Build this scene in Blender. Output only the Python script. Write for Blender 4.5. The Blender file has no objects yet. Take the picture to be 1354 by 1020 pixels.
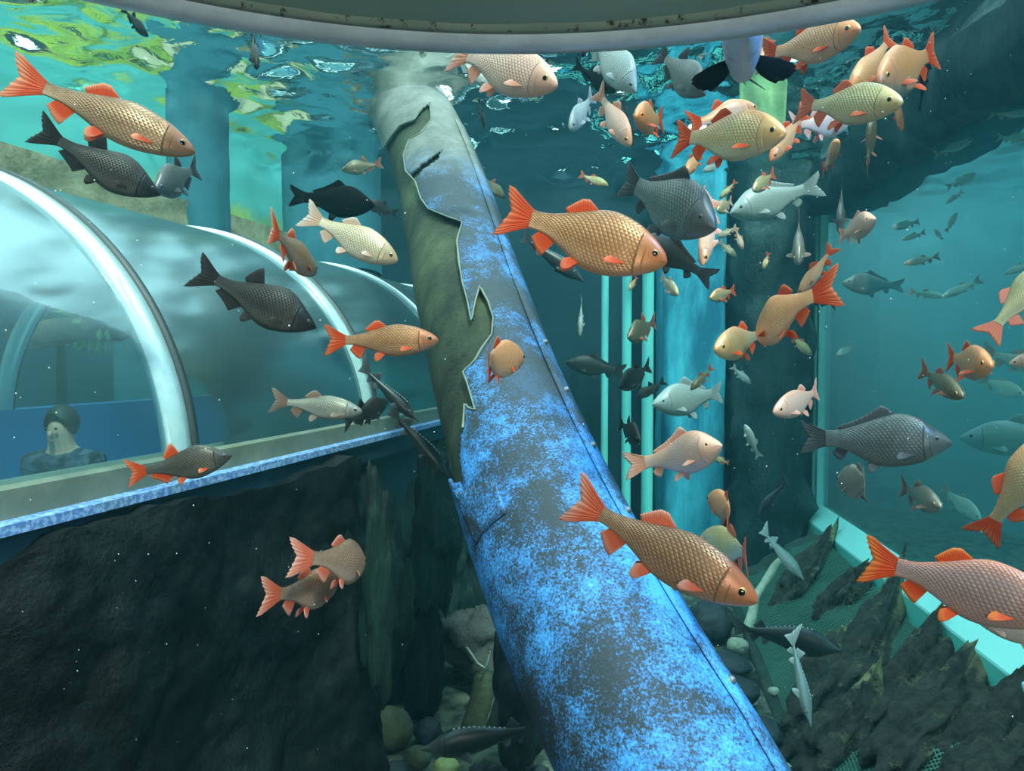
import bpy, math, random
from mathutils import Vector, Matrix, noise

random.seed(7)
SC = bpy.context.scene
COL = SC.collection
PI = math.pi

# ---------------------------------------------------------------- camera
F = 915.0                       # focal length in pixels of the 1354 wide frame
ZC = -2.0                       # eye height: the water surface is z = 0
PITCH = math.radians(2.0)
CAM = Vector((0, 0, ZC))
FW = Vector((0, math.cos(PITCH), -math.sin(PITCH)))
UPV = Vector((0, math.sin(PITCH), math.cos(PITCH)))
RT = Vector((1, 0, 0))
cd = bpy.data.cameras.new('camera')
cd.sensor_width = 36.0
cd.lens = 36.0 * F / 1354.0
cd.clip_start = 0.02
cd.clip_end = 100
cam = bpy.data.objects.new('camera', cd)
COL.objects.link(cam)
cam.location = CAM
cam.rotation_euler = (PI / 2 - PITCH, 0, 0)
SC.camera = cam


def P(px, py, d):
    """A point seen at photo pixel (px, py) at distance d along the view axis."""
    return CAM + RT * ((px - 677) / F * d) - UPV * ((py - 510) / F * d) + FW * d


def PIX(p):
    v = p - CAM
    d = v.dot(FW)
    return 677 + F * v.dot(RT) / d, 510 - F * v.dot(UPV) / d, d


def PZ(px, py, z):
    """The point of the level z seen at that pixel."""
    a = P(px, py, 1.0) - CAM
    return CAM + a * ((z - ZC) / a.z)


# ---------------------------------------------------------------- objects
def tag(o, label=None, cat=None, group=None, kind=None):
    if label: o['label'] = label
    if cat: o['category'] = cat
    if group: o['group'] = group
    if kind: o['kind'] = kind
    return o


def link(name, me, parent=None):
    o = bpy.data.objects.new(name, me)
    COL.objects.link(o)
    if parent is not None:
        o.parent = parent
    return o


def empty(name, loc=(0, 0, 0)):
    o = bpy.data.objects.new(name, None)
    o.empty_display_size = 0.05
    COL.objects.link(o)
    o.location = loc
    return o


class MB:
    """Collects vertices and faces of one mesh."""
    def __init__(s):
        s.v, s.f, s.m, s.uv = [], [], [], []

    def add(s, verts, faces, mi=0, uvs=None):
        b = len(s.v)
        s.v += [tuple(v) for v in verts]
        s.f += [tuple(b + i for i in f) for f in faces]
        s.m += [mi] * len(faces)
        s.uv += list(uvs) if uvs else [(0.0, 0.0)] * len(verts)

    def grid(s, fn, nu, nv, mi=0, closed_u=False, flip=False):
        vs, uvs, fs = [], [], []
        for i in range(nu):
            for j in range(nv):
                u = i / (nu if closed_u else nu - 1)
                v = j / (nv - 1)
                vs.append(fn(u, v)); uvs.append((u, v))
        for i in range(nu if closed_u else nu - 1):
            for j in range(nv - 1):
                a, b = i * nv + j, ((i + 1) % nu) * nv + j
                q = (a, b, b + 1, a + 1)
                fs.append(q[::-1] if flip else q)
        s.add(vs, fs, mi, uvs)

    def box(s, c, sx, sy, sz, rot=None, mi=0):
        R = rot or Matrix.Identity(3)
        vs = [Vector(c) + R @ Vector((x * sx / 2, y * sy / 2, z * sz / 2)) for x in (-1, 1) for y in (-1, 1) for z in (-1, 1)]
        s.add(vs, [(0, 1, 3, 2), (4, 6, 7, 5), (0, 4, 5, 1), (2, 3, 7, 6), (0, 2, 6, 4), (1, 5, 7, 3)], mi)

    def tube(s, pts, radii, n=10, mi=0, caps=True):
        pts = [Vector(p) for p in pts]
        vs, fs, uvs = [], [], []
        ref = Vector((0, 0, 1))
        for i, p in enumerate(pts):
            t = (pts[min(i + 1, len(pts) - 1)] - pts[max(i - 1, 0)]).normalized()
            if abs(t.dot(ref)) > .95: r0 = Vector((1, 0, 0))
            else: r0 = ref
            x = t.cross(r0).normalized(); y = t.cross(x)
            r = radii[i] if hasattr(radii, '__len__') else radii
            for k in range(n):
                a = 2 * PI * k / n
                vs.append(p + x * (r * math.cos(a)) + y * (r * math.sin(a))); uvs.append((i / (len(pts) - 1), k / n))
        for i in range(len(pts) - 1):
            for k in range(n):
                a, b = i * n + k, i * n + (k + 1) % n
                fs.append((a, b, b + n, a + n))
        if caps:
            fs.append(tuple(range(n)))
            fs.append(tuple(range((len(pts) - 1) * n, len(pts) * n))[::-1])
        s.add(vs, fs, mi, uvs)

    def mesh(s, name, mats, smooth=True):
        me = bpy.data.meshes.new(name)
        me.from_pydata(s.v, [], s.f)
        for m in (mats if isinstance(mats, (list, tuple)) else [mats]):
            me.materials.append(m)
        me.polygons.foreach_set('material_index', s.m)
        if smooth:
            me.polygons.foreach_set('use_smooth', [True] * len(s.f))
        ul = me.uv_layers.new(name='uv')
        idx = [0] * len(me.loops)
        me.loops.foreach_get('vertex_index', idx)
        flat = []
        for i in idx:
            flat += s.uv[i]
        ul.data.foreach_set('uv', flat)
        me.update()
        return me

    def build(s, name, mats, parent=None, smooth=True):
        me = s.mesh(name, mats, smooth)
        return link(name, me, parent)


def auto_sharp(o, ang=40):
    m = o.data
    import bmesh
    bm = bmesh.new(); bm.from_mesh(m)
    bmesh.ops.recalc_face_normals(bm, faces=bm.faces)
    for e in bm.edges:
        if len(e.link_faces) == 2 and e.calc_face_angle(0) > math.radians(ang):
            e.smooth = False
    bm.to_mesh(m); bm.free()
    return o


# ---------------------------------------------------------------- materials
class NT:
    def __init__(s, name):
        s.m = bpy.data.materials.new(name)
        s.m.use_nodes = True
        s.t = s.m.node_tree
        s.t.nodes.clear()
        s.out = s.t.nodes.new('ShaderNodeOutputMaterial')

    def n(s, typ, **kw):
        nd = s.t.nodes.new('ShaderNode' + typ)
        for k, v in kw.items():
            if k.startswith('i_'):
                nd.inputs[k[2:].replace('_', ' ')].default_value = v
            else:
                setattr(nd, k, v)
        return nd

    def l(s, a, b):
        s.t.links.new(a, b)

    def math(s, op, a, b=None, clamp=False):
        nd = s.n('Math', operation=op); nd.use_clamp = clamp
        for i, x in enumerate((a, b)):
            if x is None: continue
            if isinstance(x, (int, float)): nd.inputs[i].default_value = x
            else: s.l(x, nd.inputs[i])
        return nd.outputs[0]

    def mix(s, fac, a, b):
        nd = s.n('Mix', data_type='RGBA')
        for i, x in ((0, fac), (6, a), (7, b)):
            if isinstance(x, (int, float)): nd.inputs[i].default_value = x
            elif isinstance(x, (tuple, list)): nd.inputs[i].default_value = (x[0], x[1], x[2], 1)
            else: s.l(x, nd.inputs[i])
        return nd.outputs[2]

    def ramp(s, fac, stops):
        nd = s.n('ValToRGB')
        el = nd.color_ramp.elements
        while len(el) < len(stops): el.new(0.5)
        for e, (p, c) in zip(el, stops):
            e.position = p
            e.color = (c, c, c, 1) if isinstance(c, (int, float)) else (c[0], c[1], c[2], 1)
        s.l(fac, nd.inputs[0])
        return nd.outputs[0]

    def noise(s, scale, detail=4, rough=.6, vec=None, dist=0):
        nd = s.n('TexNoise')
        nd.inputs['Scale'].default_value = scale
        nd.inputs['Detail'].default_value = detail
        nd.inputs['Roughness'].default_value = rough
        nd.inputs['Distortion'].default_value = dist
        if vec is not None: s.l(vec, nd.inputs['Vector'])
        return nd.outputs[0]

    def coord(s, which='Object', scale=None):
        c = s.n('TexCoord').outputs[which]
        if scale:
            mp = s.n('Mapping'); mp.inputs['Scale'].default_value = scale
            s.l(c, mp.inputs['Vector']); c = mp.outputs[0]
        return c

    def principled(s, col, rough=.6, metal=0.0, bump=None, bstr=.3, bdist=.01, spec=.5, **kw):
        b = s.n('BsdfPrincipled')
        if isinstance(col, (tuple, list)): b.inputs['Base Color'].default_value = (col[0], col[1], col[2], 1)
        else: s.l(col, b.inputs['Base Color'])
        if isinstance(rough, (int, float)): b.inputs['Roughness'].default_value = rough
        else: s.l(rough, b.inputs['Roughness'])
        b.inputs['Metallic'].default_value = metal
        b.inputs['Specular IOR Level'].default_value = spec
        for k, v in kw.items():
            b.inputs[k.replace('_', ' ')].default_value = v
        if bump is not None:
            bp = s.n('Bump'); bp.inputs['Strength'].default_value = bstr; bp.inputs['Distance'].default_value = bdist
            s.l(bump, bp.inputs['Height']); s.l(bp.outputs[0], b.inputs['Normal'])
        s.l(b.outputs[0], s.out.inputs['Surface'])
        return b


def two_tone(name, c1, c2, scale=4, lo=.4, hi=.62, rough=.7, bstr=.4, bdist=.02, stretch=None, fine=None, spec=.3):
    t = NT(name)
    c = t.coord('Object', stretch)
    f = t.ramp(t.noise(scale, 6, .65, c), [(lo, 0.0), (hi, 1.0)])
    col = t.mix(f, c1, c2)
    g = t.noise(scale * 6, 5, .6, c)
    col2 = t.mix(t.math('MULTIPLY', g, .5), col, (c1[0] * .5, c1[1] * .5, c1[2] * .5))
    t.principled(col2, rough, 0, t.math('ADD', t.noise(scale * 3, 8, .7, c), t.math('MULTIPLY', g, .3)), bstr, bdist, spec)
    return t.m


def plain(name, c, rough=.5, metal=0., **kw):
    t = NT(name); t.principled(c, rough, metal, **kw); return t.m
# ---------------------------------------------------------------- fish
def lerp_prof(pts, t):
    for (a, x), (b, y) in zip(pts, pts[1:]):
        if t <= b:
            k = (t - a) / (b - a)
            k2 = k * k * (3 - 2 * k)
            k = .5 * k + .5 * k2
            return x + (y - x) * k
    return pts[-1][1]


def catmull(pts, t):
    n = len(pts)
    i = 0
    while i < n - 2 and t > pts[i + 1][0]: i += 1
    (x1, y1), (x2, y2) = pts[i], pts[i + 1]
    x0, y0 = pts[i - 1] if i > 0 else (2 * x1 - x2, 2 * y1 - y2)
    x3, y3 = pts[i + 2] if i + 2 < n else (2 * x2 - x1, 2 * y2 - y1)
    h = x2 - x1
    m1 = (y2 - y0) / (x2 - x0) * h
    m2 = (y3 - y1) / (x3 - x1) * h
    k = min(max((t - x1) / h, 0), 1)
    k2, k3 = k * k, k * k * k
    return (2 * k3 - 3 * k2 + 1) * y1 + (k3 - 2 * k2 + k) * m1 + (-2 * k3 + 3 * k2) * y2 + (k3 - k2) * m2


# every species: profiles over t = 0 (snout) .. 1 (tail root), in units of the total length
SP = {
 'orfe': dict(x0=.5, x1=-.31, h=.30, w=.125,
    top=[(0, .10), (.012, .20), (.035, .31), (.08, .47), (.15, .66), (.25, .86), (.38, .99), (.47, 1.0), (.58, .86), (.72, .60), (.86, .37), (.95, .30), (1, .31)],
    bot=[(0, .10), (.012, .19), (.035, .29), (.08, .45), (.15, .63), (.25, .82), (.38, .98), (.5, 1.0), (.6, .90), (.72, .62), (.85, .36), (.95, .28), (1, .29)],
    wid=[(0, .20), (.012, .34), (.04, .52), (.1, .76), (.18, .95), (.215, .97), (.24, .92), (.35, 1.0), (.5, .92), (.65, .66), (.8, .38), (.93, .19), (1, .13)],
    dorsal=(.045, -.11, [(-.02, .068), (-.06, .078), (-.095, .06), (-.14, .03)]),
    anal=(-.135, -.235, [(-.185, -.115), (-.21, -.11), (-.24, -.085), (-.275, -.045)]),
    tail=[(-.455, .135), (-.495, .142), (-.475, .085), (-.435, .01), (-.475, -.085), (-.50, -.142), (-.46, -.135)],
    pelvic=(.03, .105), pectoral=(.285, .135), eye=(.088, .24, .0225)),
 'bream': dict(x0=.5, x1=-.31, h=.36, w=.12,
    top=[(0, .02), (.03, .16), (.08, .32), (.15, .52), (.25, .80), (.36, .99), (.44, 1.0), (.56, .84), (.72, .55), (.86, .31), (.95, .25), (1, .26)],
    bot=[(0, .06), (.03, .20), (.08, .38), (.15, .58), (.25, .80), (.38, .98), (.48, 1.0), (.6, .84), (.72, .56), (.85, .32), (.95, .24), (1, .25)],
    wid=[(0, .12), (.04, .42), (.1, .72), (.18, .95), (.25, .94), (.35, 1.0), (.5, .90), (.65, .62), (.8, .36), (.93, .18), (1, .12)],
    dorsal=(.01, -.115, [(-.045, .13), (-.075, .125), (-.11, .085), (-.14, .04)]),
    anal=(-.07, -.25, [(-.14, -.10), (-.17, -.085), (-.22, -.065), (-.285, -.035)]),
    tail=[(-.45, .135), (-.49, .155), (-.475, .09), (-.43, .005), (-.475, -.09), (-.495, -.15), (-.45, -.13)],
    pelvic=(.04, .09), pectoral=(.265, .12), eye=(.088, .20, .018)),
 'carp': dict(x0=.5, x1=-.31, h=.34, w=.17,
    top=[(0, .0), (.03, .18), (.08, .36), (.15, .58), (.25, .86), (.36, 1.0), (.46, .98), (.58, .82), (.72, .58), (.86, .38), (.95, .32), (1, .33)],
    bot=[(0, .10), (.03, .24), (.08, .42), (.15, .62), (.25, .82), (.38, .96), (.5, 1.0), (.6, .92), (.72, .66), (.85, .40), (.95, .32), (1, .33)],
    wid=[(0, .16), (.04, .45), (.1, .74), (.18, .97), (.25, .96), (.35, 1.0), (.5, .92), (.65, .66), (.8, .40), (.93, .20), (1, .14)],
    dorsal=(.15, -.20, [(.10, .055), (.06, .085), (-.02, .055), (-.12, .04), (-.19, .035), (-.235, .02)]),
    anal=(-.155, -.225, [(-.20, -.085), (-.225, -.085), (-.25, -.065), (-.265, -.04)]),
    tail=[(-.445, .115), (-.485, .135), (-.48, .08), (-.43, .005), (-.48, -.08), (-.495, -.125), (-.45, -.115)],
    pelvic=(.06, .10), pectoral=(.27, .13), eye=(.105, .30, .0155)),
 'koi': None,
 'sturgeon': dict(x0=.5, x1=-.30, h=.135, w=.135,
    top=[(0, .06), (.05, .20), (.12, .42), (.2, .75), (.3, .98), (.4, 1.0), (.55, .86), (.7, .60), (.85, .36), (.95, .24), (1, .22)],
    bot=[(0, .10), (.05, .22), (.12, .50), (.2, .80), (.3, .98), (.4, 1.0), (.55, .88), (.7, .62), (.85, .36), (.95, .24), (1, .22)],
    wid=[(0, .10), (.05, .28), (.12, .58), (.2, .90), (.3, 1.0), (.42, .97), (.55, .82), (.7, .58), (.85, .34), (.95, .20), (1, .15)],
    dorsal=(-.15, -.235, [(-.195, .085), (-.215, .08), (-.235, .05), (-.265, .025)]),
    anal=(-.195, -.25, [(-.24, -.07), (-.255, -.065), (-.265, -.05), (-.28, -.02)]),
    tail=[(-.40, .075), (-.50, .155), (-.485, .11), (-.415, .0), (-.41, -.03), (-.405, -.075), (-.37, -.055)],
    pelvic=(-.10, .07), pectoral=(.24, .14), eye=(.15, .25, .007)),
}

SP['koi'] = dict(SP['carp'], pectoral=(.20, .19))
BODY_SEG, BODY_ST = 20, 34
_fish_cache = {}


def fish_meshes(sp, hs, bend, spread, mats):
    """Meshes of one fish of length 1, snout at +x, back up: {part: [mesh, ...]}."""
    S = SP[sp]
    x0, x1 = S['x0'], S['x1']
    h = S['h'] * .5 * hs
    w = S['w'] * .5
    mb_, mf, me_ = mats

    def warp(p):
        x, y, z = p
        d = max(0.0, .15 - x)
        return (x + .25 * bend * bend * d * d * -1, y + bend * d * d, z)

    def topz(x):
        return catmull(S['top'], (x0 - x) / (x0 - x1)) * h

    def botz(x):
        return -catmull(S['bot'], (x0 - x) / (x0 - x1)) * h

    def widy(x):
        return catmull(S['wid'], (x0 - x) / (x0 - x1)) * w

    def surf(t, ang):
        x = x0 + (x1 - x0) * t
        tz, bz, wy = catmull(S['top'], t) * h, -catmull(S['bot'], t) * h, catmull(S['wid'], t) * w
        c, s = math.cos(ang), math.sin(ang)      # ang = 0 belly, PI back
        z = (-c) * (tz if c < 0 else -bz)
        y = math.copysign(abs(s) ** .85, s) * wy * (1 - .18 * max(0, -c) ** 2)
        return x, y, z
    out = {}
    b = MB()

    def bf(u, v):
        t = u ** 1.25
        p = surf(t, v * 2 * PI)
        return warp(p)
    b.grid(bf, BODY_ST, BODY_SEG + 1)
    # the mouth end and the tail end
    n = BODY_SEG + 1
    b.add([warp((x0 + .008, 0, (topz(x0) + botz(x0)) * .5))] + b.v[0:n], [(0, i + 1, i + 2) for i in range(n - 1)], 0, [(0, .5)] + b.uv[0:n])
    o = (BODY_ST - 1) * n
    b.add([warp((x1 - .004, 0, 0))] + b.v[o:o + n], [(0, i + 2, i + 1) for i in range(n - 1)], 0, [(1, .5)] + b.uv[o:o + n])
    for i, (u, v) in enumerate(b.uv):
        b.uv[i] = (u ** 1.25 if i < BODY_ST * n else u, v)
    out['body'] = [b.mesh('body', mb_)]

    def fin(base, edge, frame=None, nu=15, nv=6, th=.0045, rays=11):
        """base / edge: polylines in the fin's plane (x, z); frame maps (x, off, z) to space."""
        def poly(pts, u):
            k = u * (len(pts) - 1); i = min(int(k), len(pts) - 2); k -= i
            return Vector(pts[i]).lerp(Vector(pts[i + 1]), k)
        m = MB()
        fr = frame or (lambda x, y, z: (x, y, z))
        for side in (1, -1):
            def fn(u, v):
                e = poly(edge, u); a = poly(base, u)
                fray = .035 * math.sin(u * rays * 2 * PI) * (v > .98)
                p = a.lerp(e, v * (1 + fray))
                t = th * (1 - .8 * v) * (.75 + .25 * math.cos(u * rays * 2 * PI)) * (1 - .7 * abs(2 * u - 1) ** 4)
                return warp(fr(p.x, side * t, p.y))
            m.grid(fn, nu, nv, flip=(side < 0))
        # close the rim
        n0 = nu * nv
        rim = [i * nv for i in range(nu)] + [(nu - 1) * nv + j for j in range(1, nv)] + [i * nv + nv - 1 for i in range(nu - 2, -1, -1)] + [j for j in range(nv - 2, 0, -1)]
        for a, c in zip(rim, rim[1:] + rim[:1]):
            m.f.append((c, a, a + n0, c + n0)); m.m.append(0)
        return m

    def median(spec, side):
        a, c, edge = spec
        N = 7
        base = []
        for k in range(N):
            x = a + (c - a) * k / (N - 1)
            base.append((x, (topz(x) if side > 0 else botz(x)) - side * .012))
        ed = [(x, (topz(max(x, x1)) if side > 0 else botz(max(x, x1))) + z) for x, z in edge]
        ed = [(a - .004, base[0][1] + side * .016)] + ed
        return fin(base, ed, nu=25)
    out['dorsal_fin'] = [median(S['dorsal'], 1).mesh('dorsal_fin', mf)]
    out['anal_fin'] = [median(S['anal'], -1).mesh('anal_fin', mf)]
    zt, zb = topz(x1) * .92, botz(x1) * .92
    base = [(x1 + .02, zt + (zb - zt) * k / 6) for k in range(7)]
    te = [(x, z * (1 if sp == 'sturgeon' else (.75 + .25 * hs))) for x, z in S['tail']]
    te = [(x1 - .005, zt * 1.02)] + te + [(x1 - .005, zb * 1.02)]
    out['tail_fin'] = [fin(base, te, nu=41, nv=8, th=.006, rays=18).mesh('tail_fin', mf)]

    def paired(x, ln, ang0, down, back, wd):
        ms = []
        for s in (1, -1):
            t = (x0 - x) / (x0 - x1)
            ox, oy, oz = surf(t, ang0)
            oy *= .93
            if sp == 'koi' and wd > .1: back = .8
            d = Vector((-back, s * spread * (1 - down * .4), -down)).normalized()
            c = Vector((-.85, 0, .35 - .2 * down)).normalized()
            if sp == 'koi' and wd > .1: c = Vector((-.25, 0, -.95))
            c = (c - d * c.dot(d)).normalized()
            nn = d.cross(c)
            base = [(k / 5 * wd * .45, -.006) for k in range(6)]
            edge = [(-.002, ln * .55), (wd * .05, ln * .92), (wd * .30, ln), (wd * .62, ln * .86), (wd * .9, ln * .55), (wd * .7, ln * .18)]

            def fr(a, off, q, ox=ox, oy=oy * s, oz=oz, d=d, c=c, nn=nn):
                p = Vector((ox, oy, oz)) + c * a + d * q + nn * off
                return (p.x, p.y, p.z)
            ms.append(fin(base, edge, fr, nu=19, nv=5, th=.004, rays=8))
        return ms
    out['pelvic_fin'] = [m.mesh('pelvic_fin', mf) for m in paired(S['pelvic'][0], S['pelvic'][1], .35, .8, .75, .075)]
    if sp == 'sturgeon':
        pe = paired(S['pectoral'][0], S['pectoral'][1], .75, .15, .5, .07)
    else:
        pe = paired(S['pectoral'][0], S['pectoral'][1], 1.0, .35, 1.0, .11 if sp == 'koi' else .065)
    out['pectoral_fin'] = [m.mesh('pectoral_fin', mf) for m in pe]
    # eyes
    te_, ez, er = S['eye']
    eyes = []
    ex = x0 - te_ * (x0 - x1) / .9
    zc = ez * topz(ex)
    for s in (1, -1):
        m = MB()
        t = (x0 - ex) / (x0 - x1)
        a = math.acos(max(-1, min(1, -zc / max(topz(ex), 1e-4))))
        oy = surf(t, a)[1]

        def ef(u, v, s=s, oy=oy):
            th_ = u * PI * .60; ph = v * 2 * PI
            return (ex + er * math.sin(th_) * math.cos(ph), s * (oy - er * .34 + er * .62 * math.cos(th_)), zc + er * math.sin(th_) * math.sin(ph))
        m.grid(ef, 10, 15, flip=(s > 0))
        for fi in range(len(m.f)):
            ring = fi // 14
            m.m[fi] = 0 if ring < 4 else (1 if ring < 7 else 2)
        eyes.append(m.mesh('eye', me_[:3]))
    out['eye'] = eyes
    if sp == 'sturgeon':
        sc = MB()
        for k in range(12):
            x = .24 - k * .038
            z = topz(x)
            q = .011 * (1 - .4 * k / 12)
            vs = [warp(p) for p in ((x + q * 1.3, 0, z - .004), (x, q * .8, z - .004), (x - q * 1.3, 0, z - .004), (x, -q * .8, z - .004), (x - q * .3, 0, z + q * .75))]
            sc.add(vs, [(0, 1, 4), (1, 2, 4), (2, 3, 4), (3, 0, 4)])
        out['scute_row'] = [sc.mesh('scute_row', mats[2][3], smooth=False)]
    return out


def body_mat(name, back, flank, belly, head, contrast=.55, metal=.25, rough=.38, scales=True, glint=None, hmix=.68, spec=.5):
    t = NT(name)
    uv = t.n('UVMap', uv_map='uv')
    sx = t.n('SeparateXYZ'); t.l(uv.outputs[0], sx.inputs[0])
    u, v = sx.outputs[0], sx.outputs[1]
    bk = t.math('SUBTRACT', 1.0, t.math('ABSOLUTE', t.math('SUBTRACT', t.math('MULTIPLY', v, 2.0), 1.0)))
    col = t.ramp(bk, [(0.0, belly), (.22, belly), (.42, flank), (.66, flank), (.93, back)])
    nz = t.noise(9.0, 3, .6, t.coord('Object'))
    col = t.mix(t.math('MULTIPLY', nz, .45), col, (flank[0] * .55, flank[1] * .5, flank[2] * .5))
    hf = t.math('MULTIPLY', t.math('MULTIPLY', t.ramp(u, [(.02, 1.0), (.11, .70), (.30, 0.0)]), t.ramp(bk, [(.0, .35), (.40, .55), (.75, 1.0)])), hmix)
    col = t.mix(hf, col, head)
    # gill cover edge
    uo = t.math('ADD', .185, t.math('MULTIPLY', t.math('SINE', t.math('MULTIPLY', bk, PI)), .035))
    gl = t.math('SUBTRACT', 1.0, t.math('MULTIPLY', t.math('ABSOLUTE', t.math('SUBTRACT', u, uo)), 110.0), True)
    gl = t.math('MULTIPLY', gl, t.ramp(bk, [(.05, 0.0), (.15, 1.0), (.72, 1.0), (.82, 0.0)]))
    pre = t.math('SUBTRACT', 1.0, t.math('MULTIPLY', t.math('ABSOLUTE', t.math('SUBTRACT', t.math('ADD', u, .055), uo)), 150.0), True)
    pre = t.math('MULTIPLY', pre, t.ramp(bk, [(.12, 0.0), (.2, .5), (.5, .5), (.6, 0.0)]))
    gl = t.math('MAXIMUM', gl, pre)
    # mouth line
    ml = t.math('MULTIPLY', t.math('SUBTRACT', 1.0, t.math('MULTIPLY', t.math('ABSOLUTE', t.math('SUBTRACT', bk, .45)), 22.0), True), t.ramp(u, [(.035, 1.0), (.05, 0.0)]))
    dark = (flank[0] * .25, flank[1] * .18, flank[2] * .16)
    hgt = None
    if scales:
        NU, NV = 29.0, 25.0
        a = t.math('ADD', t.math('MULTIPLY', u, NU), t.math('MULTIPLY', v, NV))
        c = t.math('SUBTRACT', t.math('MULTIPLY', u, NU), t.math('MULTIPLY', v, NV))
        g = t.math('MAXIMUM', t.math('FRACT', a), t.math('FRACT', t.math('ADD', c, 40.0)))
        on = t.ramp(u, [(.19, 0.0), (.235, 1.0)])
        edge = t.math('MULTIPLY', t.math('MULTIPLY', t.ramp(g, [(.5, 0.0), (.85, .5), (.98, 1.0)]), on), t.math('ADD', .45, t.math('MULTIPLY', bk, .6)))
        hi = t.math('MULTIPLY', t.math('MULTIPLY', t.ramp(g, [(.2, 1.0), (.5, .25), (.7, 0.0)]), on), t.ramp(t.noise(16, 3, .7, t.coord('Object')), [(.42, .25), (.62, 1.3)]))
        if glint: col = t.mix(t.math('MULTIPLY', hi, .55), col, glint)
        col = t.mix(t.math('MULTIPLY', edge, contrast), col, dark)
        hgt = t.math('MULTIPLY', t.math('SUBTRACT', 1.0, g), on)
    col = t.mix(t.math('MULTIPLY', gl, .6), col, dark)
    col = t.mix(t.math('MULTIPLY', ml, .6), col, dark)
    hh = t.math('SUBTRACT', hgt if hgt is not None else 0.0, gl)
    t.principled(col, rough, metal, hh, .5, .004, spec)
    return t.m


def fin_mat(name, root, tip, rough=.5, trans=.35):
    t = NT(name)
    uv = t.n('UVMap', uv_map='uv')
    sx = t.n('SeparateXYZ'); t.l(uv.outputs[0], sx.inputs[0])
    u, v = sx.outputs[0], sx.outputs[1]
    col = t.ramp(v, [(0, root), (.55, root), (.95, tip)])
    ray = t.math('ABSOLUTE', t.math('SINE', t.math('MULTIPLY', u, 55.0)))
    col = t.mix(t.math('MULTIPLY', ray, .6), col, (root[0] * .55, root[1] * .4, root[2] * .4))
    p = t.principled(col, rough, 0, ray, .3, .003, .3 if max(root) > .05 else .06)
    tr = t.n('BsdfTranslucent'); t.l(col, tr.inputs[0])
    mx = t.n('MixShader'); mx.inputs[0].default_value = trans
    t.l(p.outputs[0], mx.inputs[1]); t.l(tr.outputs[0], mx.inputs[2])
    t.l(mx.outputs[0], t.out.inputs['Surface'])
    return t.m


EYE = {}


def eye_mats(kind):
    if not EYE:
        EYE['p'] = plain('pupil', (.004, .004, .005), .08, spec=.8)
        EYE['g'] = plain('iris_gold', (.55, .33, .10), .2, .4)
        EYE['d'] = plain('iris_dark', (.16, .15, .12), .2, .3)
        EYE['rg'] = plain('eye_rim_warm', (.42, .18, .07), .5)
        EYE['rd'] = plain('eye_rim_dark', (.03, .03, .03), .5)
        EYE['sc'] = plain('scute_pale', (.55, .6, .58), .5)
    return [EYE['p'], EYE['g'] if kind else EYE['d'], EYE['rg'] if kind else EYE['rd'], EYE['sc']]


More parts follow.
